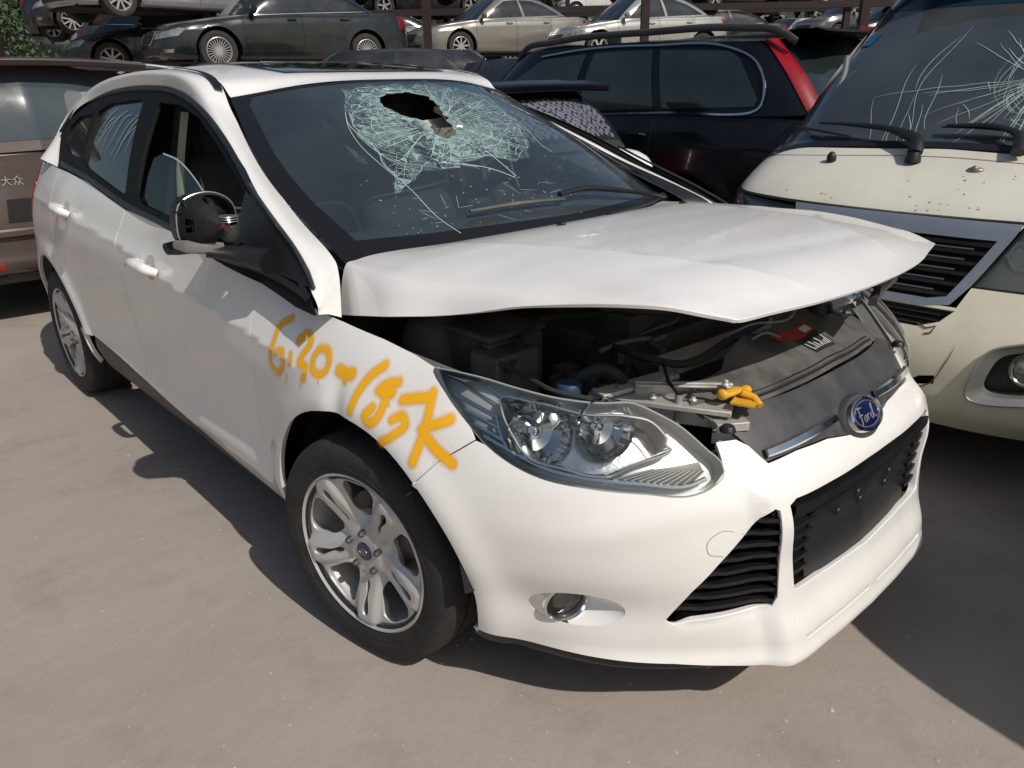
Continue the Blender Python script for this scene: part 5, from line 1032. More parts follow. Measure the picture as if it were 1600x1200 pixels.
def vehicle(name,label,cat,sp,loc,rz,paint,group=None,tilt=0,far=False):
    root=empty(name,loc,0,label,cat,group,rot=(0,tilt,rz)); B=CarBody(sp); L,W,H=sp['L'],sp['W'],sp['H']; r=sp['r']; h=.10 if far else .05
    X=lambda x,z:(B.sx(x),B.tz_(x,z))
    def arch(cx,a0,a1): return [X(cx+r*1.2*math.cos(rad(a)),r+r*1.2*math.sin(rad(a))) for a in np.linspace(a0,a1,12 if far else 20)]
    lo=math.degrees(math.asin(np.clip((sp['zb']-r)/(r*1.2),-1,1)))+.5
    a0,a1=sp['axles']
    outl=[(0,1),(B.len,1),(B.len,0)]+[(s,0) for s in np.linspace(B.len,B.sx(a1-r*1.25),6)[1:-1]]+arch(a1,180-lo,lo)+arch(a0,180-lo,lo)+[(s,0) for s in np.linspace(B.sx(a0+r*1.25),0,6)[1:]]
    sc_=(1,.75); bp=panel(B,outl,h=h,thick=.02,scale=sc_,ref=C0,e=EC)
    b1=build('body',[bp,mir(bp)],paint,root)
    # deck
    us=np.linspace(.0,B.len,40); e_=B(np.stack([us,np.ones_like(us)],1)); rows=[]
    for p in e_:
        w_=-p[1]; rows.append([(p[0]+.0,v*w_,p[2]+.045*(1-v*v)*min(1,w_/.5)) for v in np.linspace(-1,1,9)])
    build('deck',[skin(rows)],paint,root)
    # glasshouse
    zt=lambda x:float(B.topz(x)); xw,xr,xb,xg=sp['xw'],sp['xr'],sp['xb'],sp['xg']; xm=(xw+xg)/2-.1; wb=W/2-.09; wr=W/2-sp.get('tuck',.27)
    G_b=[(xw,0,zt(xw)+.03),(xw-.05,-.5*wb,zt(xw)+.02),(xw-.22,-wb,zt(xw)-.01),(xm,-wb-.005,zt(xm)-.01),(xg+.26,-wb+.03,zt(xg)-.01),(xg+.05,-.5*wb,zt(xg)+.01),(xg,0,zt(xg)+.02)]
    G_t=[(xr,0,H-.03),(xr-.04,-.5*wr,H-.035),(xr-.14,-wr,H-.075),((xr+xb)/2,-wr-.02,H-.05),(xb+.14,-wr+.02,H-.085),(xb+.03,-.5*wr,H-.05),(xb,0,H-.045)]
    G_b=np.array(G_b);G_t=np.array(G_t); nn=np.array([(1,0,1),(1,-.2,1),(.5,-1,.5),(0,-1,.4),(-.5,-1,.5),(-1,-.2,.8),(-1,0,.8)]); G_m=(G_b+G_t)/2+unit(nn)*.03
    CT=Grid(range(7),[0,.5,1],np.stack([G_b,G_m,G_t],1))
    class Sgn:
        def __call__(s,uv):
            uv=np.atleast_2d(np.asarray(uv,float)); p=CT(np.stack([np.abs(uv[:,0]),uv[:,1]],1)); p[:,1]*=np.where(uv[:,0]<0,-1,1); return p
    class Sgr:      # rear glass, centred on station 6
        def __call__(s,uv):
            uv=np.atleast_2d(np.asarray(uv,float)); p=CT(np.stack([6-np.abs(uv[:,0]-6),uv[:,1]],1)); p[:,1]*=np.where(uv[:,0]>6,-1,1); return p
    CF,CR=Sgn(),Sgr(); eg=(1e-2,1e-2)
    gm=gridmesh(CT,np.linspace(0,6,40),np.linspace(0,1,8),ref=C0,e=eg); build('roof_pillar',[gm,mir(gm)],paint,root)
    rt=CT(np.stack([np.linspace(0,6,40),np.ones(40)],1)); rows=[[(p[0],v*-p[1],p[2]+.03*(1-v*v)*min(1,-p[1]/.4)) for v in np.linspace(-1,1,9)] for p in rt]
    roof=build('roof',[skin(rows)],paint,root)
    gsc=(.55,.5); pg=lambda S,o,holes=(): panel(S,o,holes,h=h*1.4,off=.004,thick=.0,scale=gsc,ref=C0,e=eg)
    gl=sp.get('glassmat',darkglass)
    build('windscreen',[pg(CF,[(-1.84,.05),(-1.80,.93),(1.80,.93),(1.84,.05)])],gl,root)
    build('rear_window',[pg(CR,[(4.32,.12),(4.36,.90),(7.64,.90),(7.68,.12)])],gl,root)
    for poly in sp['side']:
        q=pg(CF,smooth(poly,.05,True) if sp.get('round',0) else poly); build('side_window',[q],gl,root); build('side_window',[mir(q)],gl,root)
    if 'trimline' in sp:
        q=ribbon(CF,sp['trimline'],.02,.008,.05,ref=C0,e=eg,thick=.006); build('window_trim',[q],sp.get('trimmat',chrome),root); build('window_trim',[mir(q)],sp.get('trimmat',chrome),root)
    # lamps, grille, intakes
    pb=lambda o,off=.004,th=.0: panel(B,o,h=h*.7,off=off,thick=th,scale=sc_,ref=C0,e=EC)
    def both(n,p,m):
        build(n,[p],m,root); build(n,[mir(p)],m,root)
    s0=lambda y: float(np.interp(y,B.P[:4,1],B.S[:4])); s1=lambda y: B.len-s0(y)
    hy=sp.get('hl',(.52,.95,.62,.80)); xh=B.S[4]
    both('headlight',pb([(s0(hy[0]*W/2),hy[2]),(s0(hy[0]*W/2),hy[3]-.02),(xh,hy[3]+.08),(xh+.10,hy[3]+.03),(xh-.02,hy[2]+.04)],.006,.01),lampglass)
    if sp.get('lights_r')=='tall': q0=sp.get('tl0',.55); tl=[(B.S[10]-.05,q0),(B.S[10]-.03,1.0),(B.S[11]+.06,1.0),(B.S[11]+.08,q0)]
    else: tl=[(B.S[10]-.02,.68),(B.S[10]-.06,.94),(s1(.58*W/2),.92),(s1(.60*W/2),.66)]
    if sp.get('tl0',0)<.9: both('tail_lamp',pb(tl,.006,.01),redlens)
    g=s0(.46*W/2)
    for n_,o in (('grille',[(0,.50),(0,.86),(g,.82),(g*.72,.50)]),('air_intake',[(0,.14),(0,.36),(g*1.5,.34),(g*1.25,.14)])): both(n_,pb(o,.005),blackpl)
    both('fog_lamp',pb([(B.S[3]-.06,.20),(B.S[3]-.06,.30),(B.S[3]+.12,.30),(B.S[3]+.10,.20)],.006),lampglass)
    both('plate_recess',pb([(B.len,.48),(B.len,.66),(B.len-.26,.66),(B.len-.28,.48)],.004),under)
    if 'chromegrille' in sp: both('grille_frame',ribbon(B,[(.01,.87),(g,.83),(g*.72,.49),(.01,.49)],.022,.007,.03,ref=C0,e=EC,thick=.006),chrome)
    # doors
    dl=[]
    for x in sp['doors']: s=B.sx(x); dl.append(ribbon(B,[(s,.10),(s,.5),(s,.98)],.008,.0015,.05,ref=C0,e=EC))
    dl.append(ribbon(B,[(B.sx(sp['doors'][0]),.10),(B.sx(sp['doors'][-1]),.10)],.006,.0015,.1,ref=C0,e=EC))
    for q in dl: build('door_gap',[q],gap,root); build('door_gap',[mir(q)],gap,root)
    sk=ribbon(B,[(B.sx(a0-r*1.3),.06),(B.sx(a1+r*1.3),.06)],.09,.004,.2,ref=C0,e=EC,thick=.01); both('sill',sk,sp.get('sillmat',paint))
    for x in sp['handles']:
        p,n=snorm(B,np.array([[B.sx(x),.86]]),C0,EC); q=tube([p[0]+[-.08,0,0],p[0]+n[0]*.035+[-.05,0,0],p[0]+n[0]*.035+[.05,0,0],p[0]+[.08,0,0]],.012,8); both('door_handle',q,sp.get('handlemat',paint))
    xm_=xw-.30; q=[ell((xm_,-(W/2+.06),zt(xm_)+.08),(.06,.11,.075),12,8),box((xm_+.0,-(W/2-.05),zt(xm_)+.03),(.06,.14,.04))]; both('wing_mirror',q,sp.get('mirrormat',paint)) if False else (build('wing_mirror',q,sp.get('mirrormat',paint),root),build('wing_mirror',[mir(p) for p in q],sp.get('mirrormat',paint),root))
    # running gear
    for cx in sp['axles']:
        for sd in (1,-1):
            wheel_bg(r,sp.get('rim',10),sd,trs((cx,-sd*(W/2-.035),r)),root)
    lin=[]
    for cx in sp['axles']:
        for sd in (1,-1):
            q=[lathe([(r*1.2,-W/2+.06),(r*1.22,-W/2+.30),(.02,-W/2+.31)],24,'y',(cx,0,r),(rad(lo),rad(180-lo)))]
            build('wheel_arch_liner',q if sd>0 else [mir(a) for a in q],under,root)
    build('underbody',[box((0,0,sp['zb']+.04),(L*.92,W-.62,.16)),box(((a0+a1)/2,0,sp['zb']+.03),(a0-a1-r*2.6,W-.2,.10))],under,root)
    return root,B,CT,CF,CR,both,pb,roof
def sedan(**k):
    d=dict(L=4.75,W=1.83,H=1.46,zb=.19,r=.325,axles=(1.45,-1.35),top=[(-2.4,.98),(-1.9,1.01),(-1.2,.98),(0,.95),(1.0,.90),(1.5,.83),(2.38,.70)],xw=1.10,xr=.40,xb=-.95,xg=-1.75,
      side=[[(2.14,.10),(2.20,.60),(2.34,.88),(2.86,.90),(2.90,.10)],[(2.96,.10),(2.93,.90),(3.45,.88),(3.72,.66),(3.90,.12)]],trimline=[(2.05,.04),(2.5,.04),(3.3,.04),(4.05,.06)],doors=(.98,-.10,-1.05),handles=(.10,-.92),rim=10)
    d.update(k); return d
def hatch(**k):
    d=dict(L=4.2,W=1.74,H=1.46,zb=.19,r=.31,axles=(1.28,-1.28),top=[(-2.1,1.0),(-1.5,1.02),(0,.97),(.9,.92),(1.4,.84),(2.1,.70)],xw=1.02,xr=.35,xb=-1.55,xg=-1.98,
      side=[[(2.14,.10),(2.20,.60),(2.34,.88),(2.86,.90),(2.90,.10)],[(2.96,.10),(2.93,.90),(3.5,.88),(3.62,.12)],[(3.68,.12),(3.57,.86),(3.85,.72),(3.92,.18)]],doors=(.85,-.10,-1.0),handles=(.08,-.90),rim=7)
    d.update(k); return d
def suv(**k):
    d=dict(L=4.80,W=1.90,H=1.74,zb=.27,r=.37,axles=(1.50,-1.38),top=[(-2.4,1.20),(-1.2,1.18),(0,1.15),(1.0,1.10),(1.5,1.03),(2.4,.86)],xw=1.15,xr=.50,xb=-2.0,xg=-2.30,tuck=.25,
      side=[[(2.14,.10),(2.20,.60),(2.34,.86),(2.70,.88),(2.74,.10)],[(2.79,.10),(2.76,.88),(3.22,.88),(3.24,.10)],[(3.29,.10),(3.27,.88),(3.74,.86),(3.80,.75),(3.84,.20),(3.80,.12)]],doors=(.95,-.15,-1.1),handles=(.02,-.98),rim=6,lights_r='tall')
    d.update(k); return d
def pt(n,c,rough=.25,dirt=(.16,.15,.13),amt=.35,metal=0): return P(n,c,rough,metal=metal,coat=.6,dirt=dirt,dirtamt=amt,dscale=3)
HD=-132.4
grp='wrecked cars stored on the steel racks'
# ---- black estate-bodied SUV parked beside
black=P('black_lacquer',(.003,.0035,.006),.22,coat=.25,spec=.3,dirt=(.05,.05,.05),dirtamt=.08,dscale=3)
r_,B_,CT_,CF_,CR_,both_,pb_,roof_=vehicle('suv','black SUV with chrome-framed windows and tall red tail lamps beside the dark hatchback','suv',suv(H=1.72,tl0=.93,xb=-1.88,xg=-2.34,sillmat=blackpl,glassmat=P('green_grey_window',(.016,.022,.024),.06,coat=.7,dirt=(.05,.06,.06),dirtamt=.5,dscale=1.5),trimline=[(2.06,.05),(2.5,.05),(3.3,.05),(3.82,.08),(3.90,.3),(3.86,.8),(3.70,.93),(3.2,.94),(2.6,.94),(2.3,.90)]),(-3.17,3.80,0),PI,black)
for sd in (1,-1):
    f=(lambda p:p) if sd>0 else mir
    q=panel(CT_,[(4.18,-.0),(4.14,.5),(4.08,1.0),(4.27,1.0),(4.36,.5),(4.42,.0)],h=.04,off=.012,thick=.02,scale=(.5,.5),ref=C0,e=(1e-2,1e-2)); build('tail_lamp',[f(q)],P('red_lens_bright',(.30,.006,.012),.22,coat=.4,noise=.35,nscale=7),r_)
    rp=[(.55,-.66,1.58),(.45,-.68,1.66),(.1,-.70,1.705),(-.9,-.71,1.73),(-1.6,-.70,1.72),(-1.9,-.68,1.68),(-2.0,-.67,1.62)]
    ra=build('roof_rail',[f(tube(smooth(rp,.08),0.016,8,flat=1.5))],trimpl,r_); 
    for x in (-.55,): build('rail_foot',[f(box((x,-.70,1.70),(.10,.04,.09)))],trimpl,ra)
build('rear_spoiler',[skin([[(-1.85,y,1.69),(-2.10,y,1.695),(-2.17,y,1.675),(-2.10,y,1.66),(-1.85,y,1.66)] for y in np.linspace(-.62,.62,9)],closed=True)],black,r_)
build('brake_light',[box((-2.16,0,1.70),(.03,.42,.02))],redlens,r_)
# ---- dark grey hatchback behind the white car
grey=pt('graphite_lacquer',(.075,.076,.082),.25,amt=.2,metal=.3)
r_,B_,CT_,CF_,CR_,both_,pb_,roof_=vehicle('parked_car','dark grey hatchback with patterned rear window, between the white car and black SUV','car',hatch(H=1.44,W=1.66,L=3.9,xb=-1.50,xg=-1.90,top=[(-1.95,1.0),(-1.5,1.01),(0,.97),(.9,.92),(1.4,.84),(2.1,.70)]),(-3.76,1.87,0),PI,grey)
build('rear_spoiler',[skin([[(-1.30,y,1.415-.03*y*y),(-1.62,y,1.425-.03*y*y),(-1.70,y,1.40-.03*y*y),(-1.70,y,1.36-.03*y*y),(-1.62,y,1.36-.03*y*y),(-1.35,y,1.37-.03*y*y)] for y in np.linspace(-.53,.53,11)],closed=True)],black,r_,bevel=.008)
pat=[]; pr=np.random.default_rng(3)
for i in range(17):
    for j in range(12):
        u=4.62+i*.165+(j%2)*.08+pr.normal(0,.012); v=.20+j*.046+pr.normal(0,.008); 
        if u<6: q=(u,v)
        else: q=(12-u,v)
        p,n=snorm(CT_,np.array([q]),C0,(1e-2,1e-2)); p,n=p[0]+n[0]*.007,n[0]
        if u>6: p[1]*=-1; n[1]*=-1
        tx_=unit(np.cross(n,[0,0,1])); ty=np.cross(n,tx_); R1=.026
        V=[p]+[p+(tx_*math.cos(a)+ty*math.sin(a))*R1*(1 if k%2 else .55) for k,a in enumerate(np.linspace(0,2*PI,10,endpoint=False))]
        pat.append((np.array(V),[(0,k+1,(k+1)%10+1) for k in range(10)],None))
wn=[o for o in r_.children if o.name.startswith('rear_window')][0]
build('floral_film',pat,P('film_lilac',(.14,.14,.18),.5),wn)
build('roof_aerial',[tube([(-1.02,.05,1.43),(-1.04,.05,1.455),(-1.0,.05,1.46)],.018,8),tube([(-1.03,.05,1.455),(-1.13,.02,1.60)],.005,6)],blackpl,r_)
# ---- brown people carrier at the left edge
brown=pt('brown_metallic',(.105,.078,.070),.28,amt=.15,metal=.35)
r_,B_,CT_,CF_,CR_,both_,pb_,roof_=vehicle('people_carrier','brown metallic people carrier seen from behind at the left edge','van',suv(L=4.4,W=1.80,H=1.60,zb=.30,r=.32,axles=(1.35,-1.32),top=[(-2.2,1.06),(-1.2,1.05),(0,1.03),(1.0,.99),(1.5,.93),(2.2,.80)],xw=1.35,xr=.65,xb=-1.98,xg=-2.16,tuck=.22,glassmat=P('slate_window',(.040,.055,.065),.07,coat=.7,dirt=(.10,.12,.13),dirtamt=.5,dscale=1.5),tail=[.10,.0,.0,.0,.02,.04,.05,.06],lights_r='tall'),(-6.32,-.50,0),PI,brown)
build('rear_spoiler',[skin([[(-1.7,y,1.60-.05*y*y),(-2.06,y,1.615-.06*y*y),(-2.14,y,1.60-.06*y*y),(-2.12,y,1.565-.06*y*y),(-1.8,y,1.56-.06*y*y)] for y in np.linspace(-.72,.72,13)],closed=True)],brown,r_,bevel=.006)
Tm=np.eye(4); Tm[:3,0]=(0,-1,0); Tm[:3,1]=(0.0,0,1); Tm[:3,2]=(-1,0,0)
T_=textmesh('上海大众',.062,.002); M_=Tm.copy(); M_[:3,3]=(-2.185,.265,.905)
p_=B_(np.array([[B_.len-.30,.80]])); M_[0,3]=p_[0,0]-.012
build('badge_lettering',[xf(T_,M_)],P('badge_chrome',(.75,.74,.72),.2,metal=.6),r_)
both_('bumper_step',ribbon(B_,[(B_.len-.01,.40),(B_.len-.5,.40),(B_.S[10],.42)],.05,.004,.04,ref=C0,e=EC,thick=.03),brown)
both_('tailgate_gap',ribbon(B_,[(B_.len-.01,.44),(B_.len-.56,.44),(B_.len-.62,.60),(B_.len-.60,.98)],.009,.0015,.04,ref=C0,e=EC),gap)
both_('rear_reflector',pb_([(B_.len-.35,.10),(B_.len-.35,.17),(B_.S[10]+.02,.18),(B_.S[10]+.02,.11)],.006),P('reflector_red',(.22,.03,.02),.3))
both_('bumper_lip',ribbon(B_,[(B_.len-.01,.02),(B_.len-.5,.02),(B_.S[10],.03)],.10,.002,.04,ref=C0,e=EC,thick=.02),blackpl)
# ---- cars on the racks
slate=pt('slate_black',(.010,.014,.016),.20,amt=.10)
vehicle('sedan','black saloon with chrome window line and fine-spoked front wheel, on the rack nearest the camera','car',sedan(L=4.9,W=1.86,handlemat=slate,rim=24,chromegrille=1),(-13.31,5.89,1.68),rad(-96.4),slate,grp)
vehicle('sedan','beige-grey metallic saloon on the rack to the right of the black saloon','car',sedan(L=4.80,W=1.85,H=1.46,axles=(1.38,-1.42),rim=9,hl=(.50,.95,.66,.84)),(-14.53,12.46,1.89),rad(-105.4),pt('champagne',(.27,.255,.225),.25,amt=.2,metal=.5),grp)
vehicle('sedan','pale silver saloon whose roof shows over the black SUV roof rail','car',sedan(L=4.5,W=1.75,H=1.47,rim=7),(-11.56,14.33,1.77),rad(-110.4),pt('pale_silver',(.40,.40,.37),.25,amt=.15,metal=.45),grp)
vehicle('sedan','small grey saloon far back above the black SUV tailgate','car',sedan(L=4.6,W=1.75),(-13.68,25.45,1.84),rad(-112.4),pt('mid_grey',(.25,.25,.25),.3,metal=.4),grp,far=True)
vehicle('sedan','dark teal saloon with red tail lamp, its rear end left of the black saloon','car',sedan(L=4.7),(-16.47,5.41,1.66),rad(33.6),pt('dark_teal',(.018,.030,.034),.25,amt=.2),grp)
vehicle('sedan','dark blue saloon with its rear end and red lamp against the trees','car',sedan(L=4.6,rim=7),(-18.86,5.05,2.43),rad(39.6),pt('deep_blue',(.012,.016,.035),.25,amt=.15),grp,far=True)
vehicle('hatchback','black hatchback with twin-spoke wheel and pale headlamp in the left stack','car',hatch(rim=10),(-18.93,5.2,2.53),rad(-107.4),pt('soot_black',(.012,.014,.016),.3,amt=.25),grp)
vehicle('sedan','silver saloon with black front bumper on the topmost level at the left','car',sedan(rim=9,L=4.6),(-15.69,4.85,2.63),rad(-82.4),pt('silver_two',(.36,.36,.38),.3,metal=.4),grp)
vehicle('hatchback','white hatchback lying on top of the black hatchback in the left stack','car',hatch(),(-19.86,5.63,3.04),rad(-107.4),pt('dull_white',(.55,.55,.55),.35,amt=.2),grp,far=True)
vehicle('hatchback','navy hatchback on the upper rack behind the black and beige saloons','car',hatch(rim=5),(-21.58,17.82,3.49),rad(-112.4),pt('navy',(.015,.022,.060),.25,amt=.2),grp,far=True)
vehicle('sedan','black saloon with silver five-spoke wheel high behind the black saloon tail lamp','car',sedan(rim=5),(-21.19,15.24,3.38),rad(-117.4),pt('jet_black',(.012,.012,.013),.3,amt=.2),grp,far=True)
vehicle('hatchback','white hatchback high on the far rack between the beige and silver saloons','car',hatch(rim=7),(-24.58,27.62,4.0),rad(-124.4),pt('clean_white',(.60,.60,.59),.3,amt=.15),grp,far=True)
vehicle('hatchback','white compact car turned the other way behind the pale silver saloon','car',hatch(rim=7),(-21.59,31.17,3.67),rad(7.6),pt('clean_white',(.60,.60,.59),.3),grp,far=True)
vehicle('hatchback','bright blue compact car on the far rack right of the pale silver saloon','car',hatch(rim=7),(-22.2,30.58,3.85),rad(-122.4),pt('bright_blue',(.02,.09,.42),.3,amt=.1),grp,far=True)
vehicle('sedan','dark saloon with bright wheels under the top edge, above the grey saloon','car',sedan(rim=6),(-15.99,31.87,3.88),rad(-92.4),pt('wine_black',(.025,.010,.012),.35),grp,far=True)
vehicle('suv','dark red high car at the very top behind the silver saloon','suv',suv(rim=5),(-18.36,28.88,3.98),rad(-112.4),pt('dark_red',(.05,.010,.012),.35),grp,far=True)
vehicle('hatchback','dark silver hatchback low on the far rack right of the grey saloon','car',hatch(rim=7),(-11.55,25.57,2.31),rad(-114.4),pt('gun_silver',(.10,.105,.105),.3),grp,far=True)
g2='cars piled low behind the white car'
vehicle('hatchback','black car with curved roof just under the black saloon','car',hatch(rim=7,H=1.42),(-8.94,4.94,.50),rad(-127.4),pt('pitch_black',(.006,.007,.008),.35,amt=.1),g2)
vehicle('people_carrier','navy blue car with domed back end beside the black SUV','car',suv(L=4.3,W=1.72,H=1.74,tuck=.36,top=[(-2.2,1.05),(0,1.03),(1.2,.98),(2.2,.80)],axles=(1.3,-1.3),glassmat=P('navy_glass',(.020,.024,.045),.35,coat=.2,dirt=(.07,.07,.09),dirtamt=.4,dscale=2),trimline=[(2.1,.03),(3.9,.03)],trimmat=gap),(-7.0,6.05,.0),rad(168),pt('navy_dull',(.016,.020,.042),.4,amt=.3),g2)
vehicle('hatchback','red car wedged low in the pile at the left','car',hatch(rim=7),(-18.12,5.6,1.79),rad(-118.4),pt('faded_red',(.17,.008,.014),.3,amt=.2),g2,tilt=-.05)
vehicle('sedan','black saloon with pale headlamp in front of the red car','car',sedan(rim=8,L=4.7),(-16.76,5.42,1.66),rad(-110.4),pt('coal',(.010,.011,.013),.3),g2)
rr,_a,_b,_c,_d,_e,_f,_g=vehicle('estate_car','black estate car with silver roof rail behind the brown people carrier','car',suv(L=4.5,H=1.58,W=1.78,zb=.2,r=.32,axles=(1.35,-1.35),top=[(-2.2,1.02),(0,.98),(1.2,.92),(2.2,.74)]),(-8.66,1.43,.03),rad(-122.4),pt('coal',(.010,.011,.013),.3),g2)
for s in (1,-1): build('roof_rail',[tube(smooth([(.30,s*.60,1.50),(.1,s*.62,1.60),(-.4,s*.63,1.63),(-.9,s*.61,1.56)],.08),.018,8)],P('rail_silver',(.6,.6,.6),.3,metal=.7),rr)
vehicle('suv','dark off-roader parked beside the minibus at the right','suv',suv(rim=8,L=4.6,nose=[.05,.0,.0,.0,.0,.0,.01,.03],top=[(-2.4,1.2),(0,1.19),(1.5,1.17),(2.4,1.14)]),(2.57,2.24,0),-PI/2,slate)
# background mass of further stock, darker and plainer
bgc=[((.014,.015,.018),'charcoal saloon'),((.02,.02,.022),'dark green saloon'),((.05,.05,.052),'smoke grey saloon')]
R2=np.array([.675,.738]); F2=np.array([-.743,.669]); Cc=np.array([1.5056,-1.7152])
proto={}
def copytree(o,parent=None):
    c=o.copy(); col.objects.link(c)
    if parent is not None: c.parent=parent
    for ch in list(o.children): copytree(ch,c)
    return c
far_=[]
src=vehicle('sedan','charcoal saloon','car',sedan(rim=7),(0,0,-50),0,pt('far_black',(.013,.014,.016),.35,amt=.3),'dark cars filling the racks behind the front row',far=True)[0]
src2=vehicle('hatchback','charcoal hatchback','car',hatch(rim=7),(0,0,-50),0,pt('far_black',(.013,.014,.016),.35,amt=.3),'dark cars filling the racks behind the front row',far=True)[0]
spots=[]
for lvl,z in ((0,0.02),(1,1.90),(2,3.55)):
    for k in range(-3,6):
        lat=-11+5.1*k*1.0+lvl*1.1; 
        spots.append((lat+6,24.5+((k*7)%3)*.8,z,lvl,k))
words=['bottom','middle','top']
first={0:True,1:True}
for i,(lat,d,z,lvl,k) in enumerate(spots):
    xy=Cc+R2*lat+F2*d; s_=src if (i%2==0) else src2; c=s_ if first[i%2] else copytree(s_); first[i%2]=False
    c.location=(xy[0],xy[1],z); c.rotation_euler=(0,0,rad(HD+14+180*(i%3==1)))
    c['label']='%s %s on the %s level of the back racks, number %s from the left'%(('charcoal','saloon') if s_ is src else ('charcoal','hatchback'),'','','') if False else '%s %s on the shaded back racks, %s level, %s from the left'%('charcoal',('saloon' if s_ is src else 'hatchback'),words[lvl],['first','second','third','fourth','fifth','sixth','seventh','eighth','ninth'][k+3])
# steel racks
steelm=P('rack_red_oxide',(.016,.005,.006),.7,dirt=(.03,.02,.02),dirtamt=.6,dscale=5)
dr=R2; 
def along(lat,d): q=Cc+R2*lat+F2*d; return q
for j,(d,z0,z1,zt_) in enumerate(((15.0,1.50,4.6,6.),(20.6,1.70,3.15,6.5),(28.5,1.75,3.62,6.8))):
    rk=empty('storage_rack',(float(along(-4,d)[0]),float(along(-4,d)[1]),0),0,['red oxide steel rack carrying the black saloon nearest the camera','red oxide steel rack in the second row behind the black saloon','red oxide steel rack at the back carrying the small far cars'][j],'rack','steel car racks')
    off=-np.array([along(-4,d)[0],along(-4,d)[1],0]); ang=math.atan2(R2[1],R2[0])
    lats=np.arange(-10,18,4.35)+j*1.9+(-.25)
    for la in lats:
        for dd in (2.0,):
            q=along(la,d+dd); 
            build('post',[box((q[0]+off[0],q[1]+off[1],zt_/2),(.16,.16,zt_),rotm('Z',ang))],steelm,rk)
    for z in (z0,z1):
        for dd in (1.9,):
            q=along((lats[0]+lats[-1])/2,d+dd); build('beam',[box((q[0]+off[0],q[1]+off[1],z),(lats[-1]-lats[0],.12,.16),rotm('Z',ang))],steelm,rk)
# ---------------------------------------------------------------- van
cream=P('cream_paint',(.66,.64,.55),.35,coat=.35,dirt=(.36,.30,.20),dirtamt=.28,dscale=2.6)
creamy=P('cream_bumper',(.68,.65,.52),.40,coat=.2,dirt=(.34,.28,.17),dirtamt=.35,dscale=3.2)
van=empty('minibus',(VAN_O[0],VAN_O[1],0),math.atan2(VAN_H[1],VAN_H[0]),'cream minibus with cracked windscreen, chrome grille and torn front bumper','van')
EV=(3e-3,3e-3); CV=np.array([0,0,1.0]); VS=cum(VG.P[:,4,:]) ; 
smax=VG.U[-1]
def vsx(x): return float(np.interp(-x,-VG.P[:,4,0],VG.U))
def vp(o,holes=(),off=0.,th=.015,h=.03): return panel(VB,o,holes,h=h,off=off,thick=th,ref=CV,e=EV)
va=[(vsx(1.25+.40*math.cos(rad(a))),.34+.40*math.sin(rad(a))) for a in np.linspace(-10,190,22)]
vr=[(vsx(-1.35+.40*math.cos(rad(a))),.34+.40*math.sin(rad(a))) for a in np.linspace(-10,190,22)]
seam_z=.945
wso=[(1.02,1.090),(.93,1.42),(.80,1.70),(.72,1.765),(.35,1.80),(0,1.81)]; wso=wso+[(-a,b) for a,b in wso[::-1][1:]]+[(-.6,1.125),(0,1.145),(.6,1.125)]
grl=[(.36,.87),(.26,.685),(.20,.672),(-.20,.672),(-.26,.685),(-.36,.87)]
bz=[(.53,.585),(.44,.545),(.415,.47),(.41,.398),(.60,.39),(.75,.42),(.80,.50),(.78,.58)]; bzm=[(-a,b) for a,b in bz][::-1]
lowb=[(.30,.655),(.265,.615),(.20,.59),(-.20,.59),(-.265,.615),(-.30,.655)]
hlv=[(.42,.925),(.325,.735),(.47,.735),(.80,.745),(1.02,.80),(1.08,.93),(.8,.94)]; hlm=[(-a,b) for a,b in hlv]
# body below the seam = bumper, above = body shell
bm=[(1.12,.23),(1.06,.735)]+[(.80,.742),(.47,.731),(.322,.731),(.30,.665)]+[(-.30,.665),(-.322,.731),(-.47,.731),(-.80,.742),(-1.06,.735),(-1.12,.23),(-.6,.225),(0,.225),(.6,.225)]
tear=[(.10,.34),(.13,.44),(.20,.43),(.22,.40)]
build('front_bumper',[vp(bm,[bz,bzm,lowb,[(-.19,.375),(-.25,.425),(-.30,.437),(-.305,.405)]],off=.004,th=.03,h=.02)],creamy,van)
shell=[(0,seam_z+.004),(1.02,.955),(1.10,.735),(1.15,.25)]+va[::1]+[(vsx(.75),.27),(vsx(-.85),.27)]+vr+[(vsx(-1.85),.27),(smax,.30),(smax,1.94)]+[(0,1.94),(0,1.83)]
shr=[(0,seam_z+.004),(1.02,.955),(1.12,.735),(1.17,.25)]+va+vr+[(smax,.30),(smax,1.94),(0,1.94),(0,1.815),(.35,1.805),(.72,1.77),(.80,1.70),(.93,1.42),(1.02,1.090),(.6,1.125),(0,1.145)]
q=vp(shr,h=.035); build('body',[q,mir(q)],cream,van)
rt=VB(np.stack([np.linspace(0,smax,50),np.full(50,1.94)],1)); build('roof',[skin([[(p[0],v*-p[1],p[2]+.09*(1-v*v)*min(1,-p[1]/.4)) for v in np.linspace(-1,1,11)] for p in rt])],P('van_roof_white',(.62,.63,.62),.4,dirt=(.3,.28,.24),dirtamt=.3),van)
vglass=glassmat('van_glass',(.62,.68,.70),(.80,.88,.95),1.5,.02,.09,film=(.34,.38,.40),filmamt=.12)
vw=build('windscreen',[vp(wso,off=-.006,th=.0,h=.05)],vglass,van)
ring=smooth(wso,.04,True); Pr,Nr=snorm(VB,ring,CV,EV); cg=ring.mean(0); Pi,Ni=snorm(VB,cg+(ring-cg)*[.965,.93],CV,EV)
cl=lambda a: np.vstack([a,a[:1]])
build('screen_seal',[skin([cl(Pr+Nr*.004),cl(Pi+Ni*.006),cl(Pi-Ni*.01)])],blackpl,van)
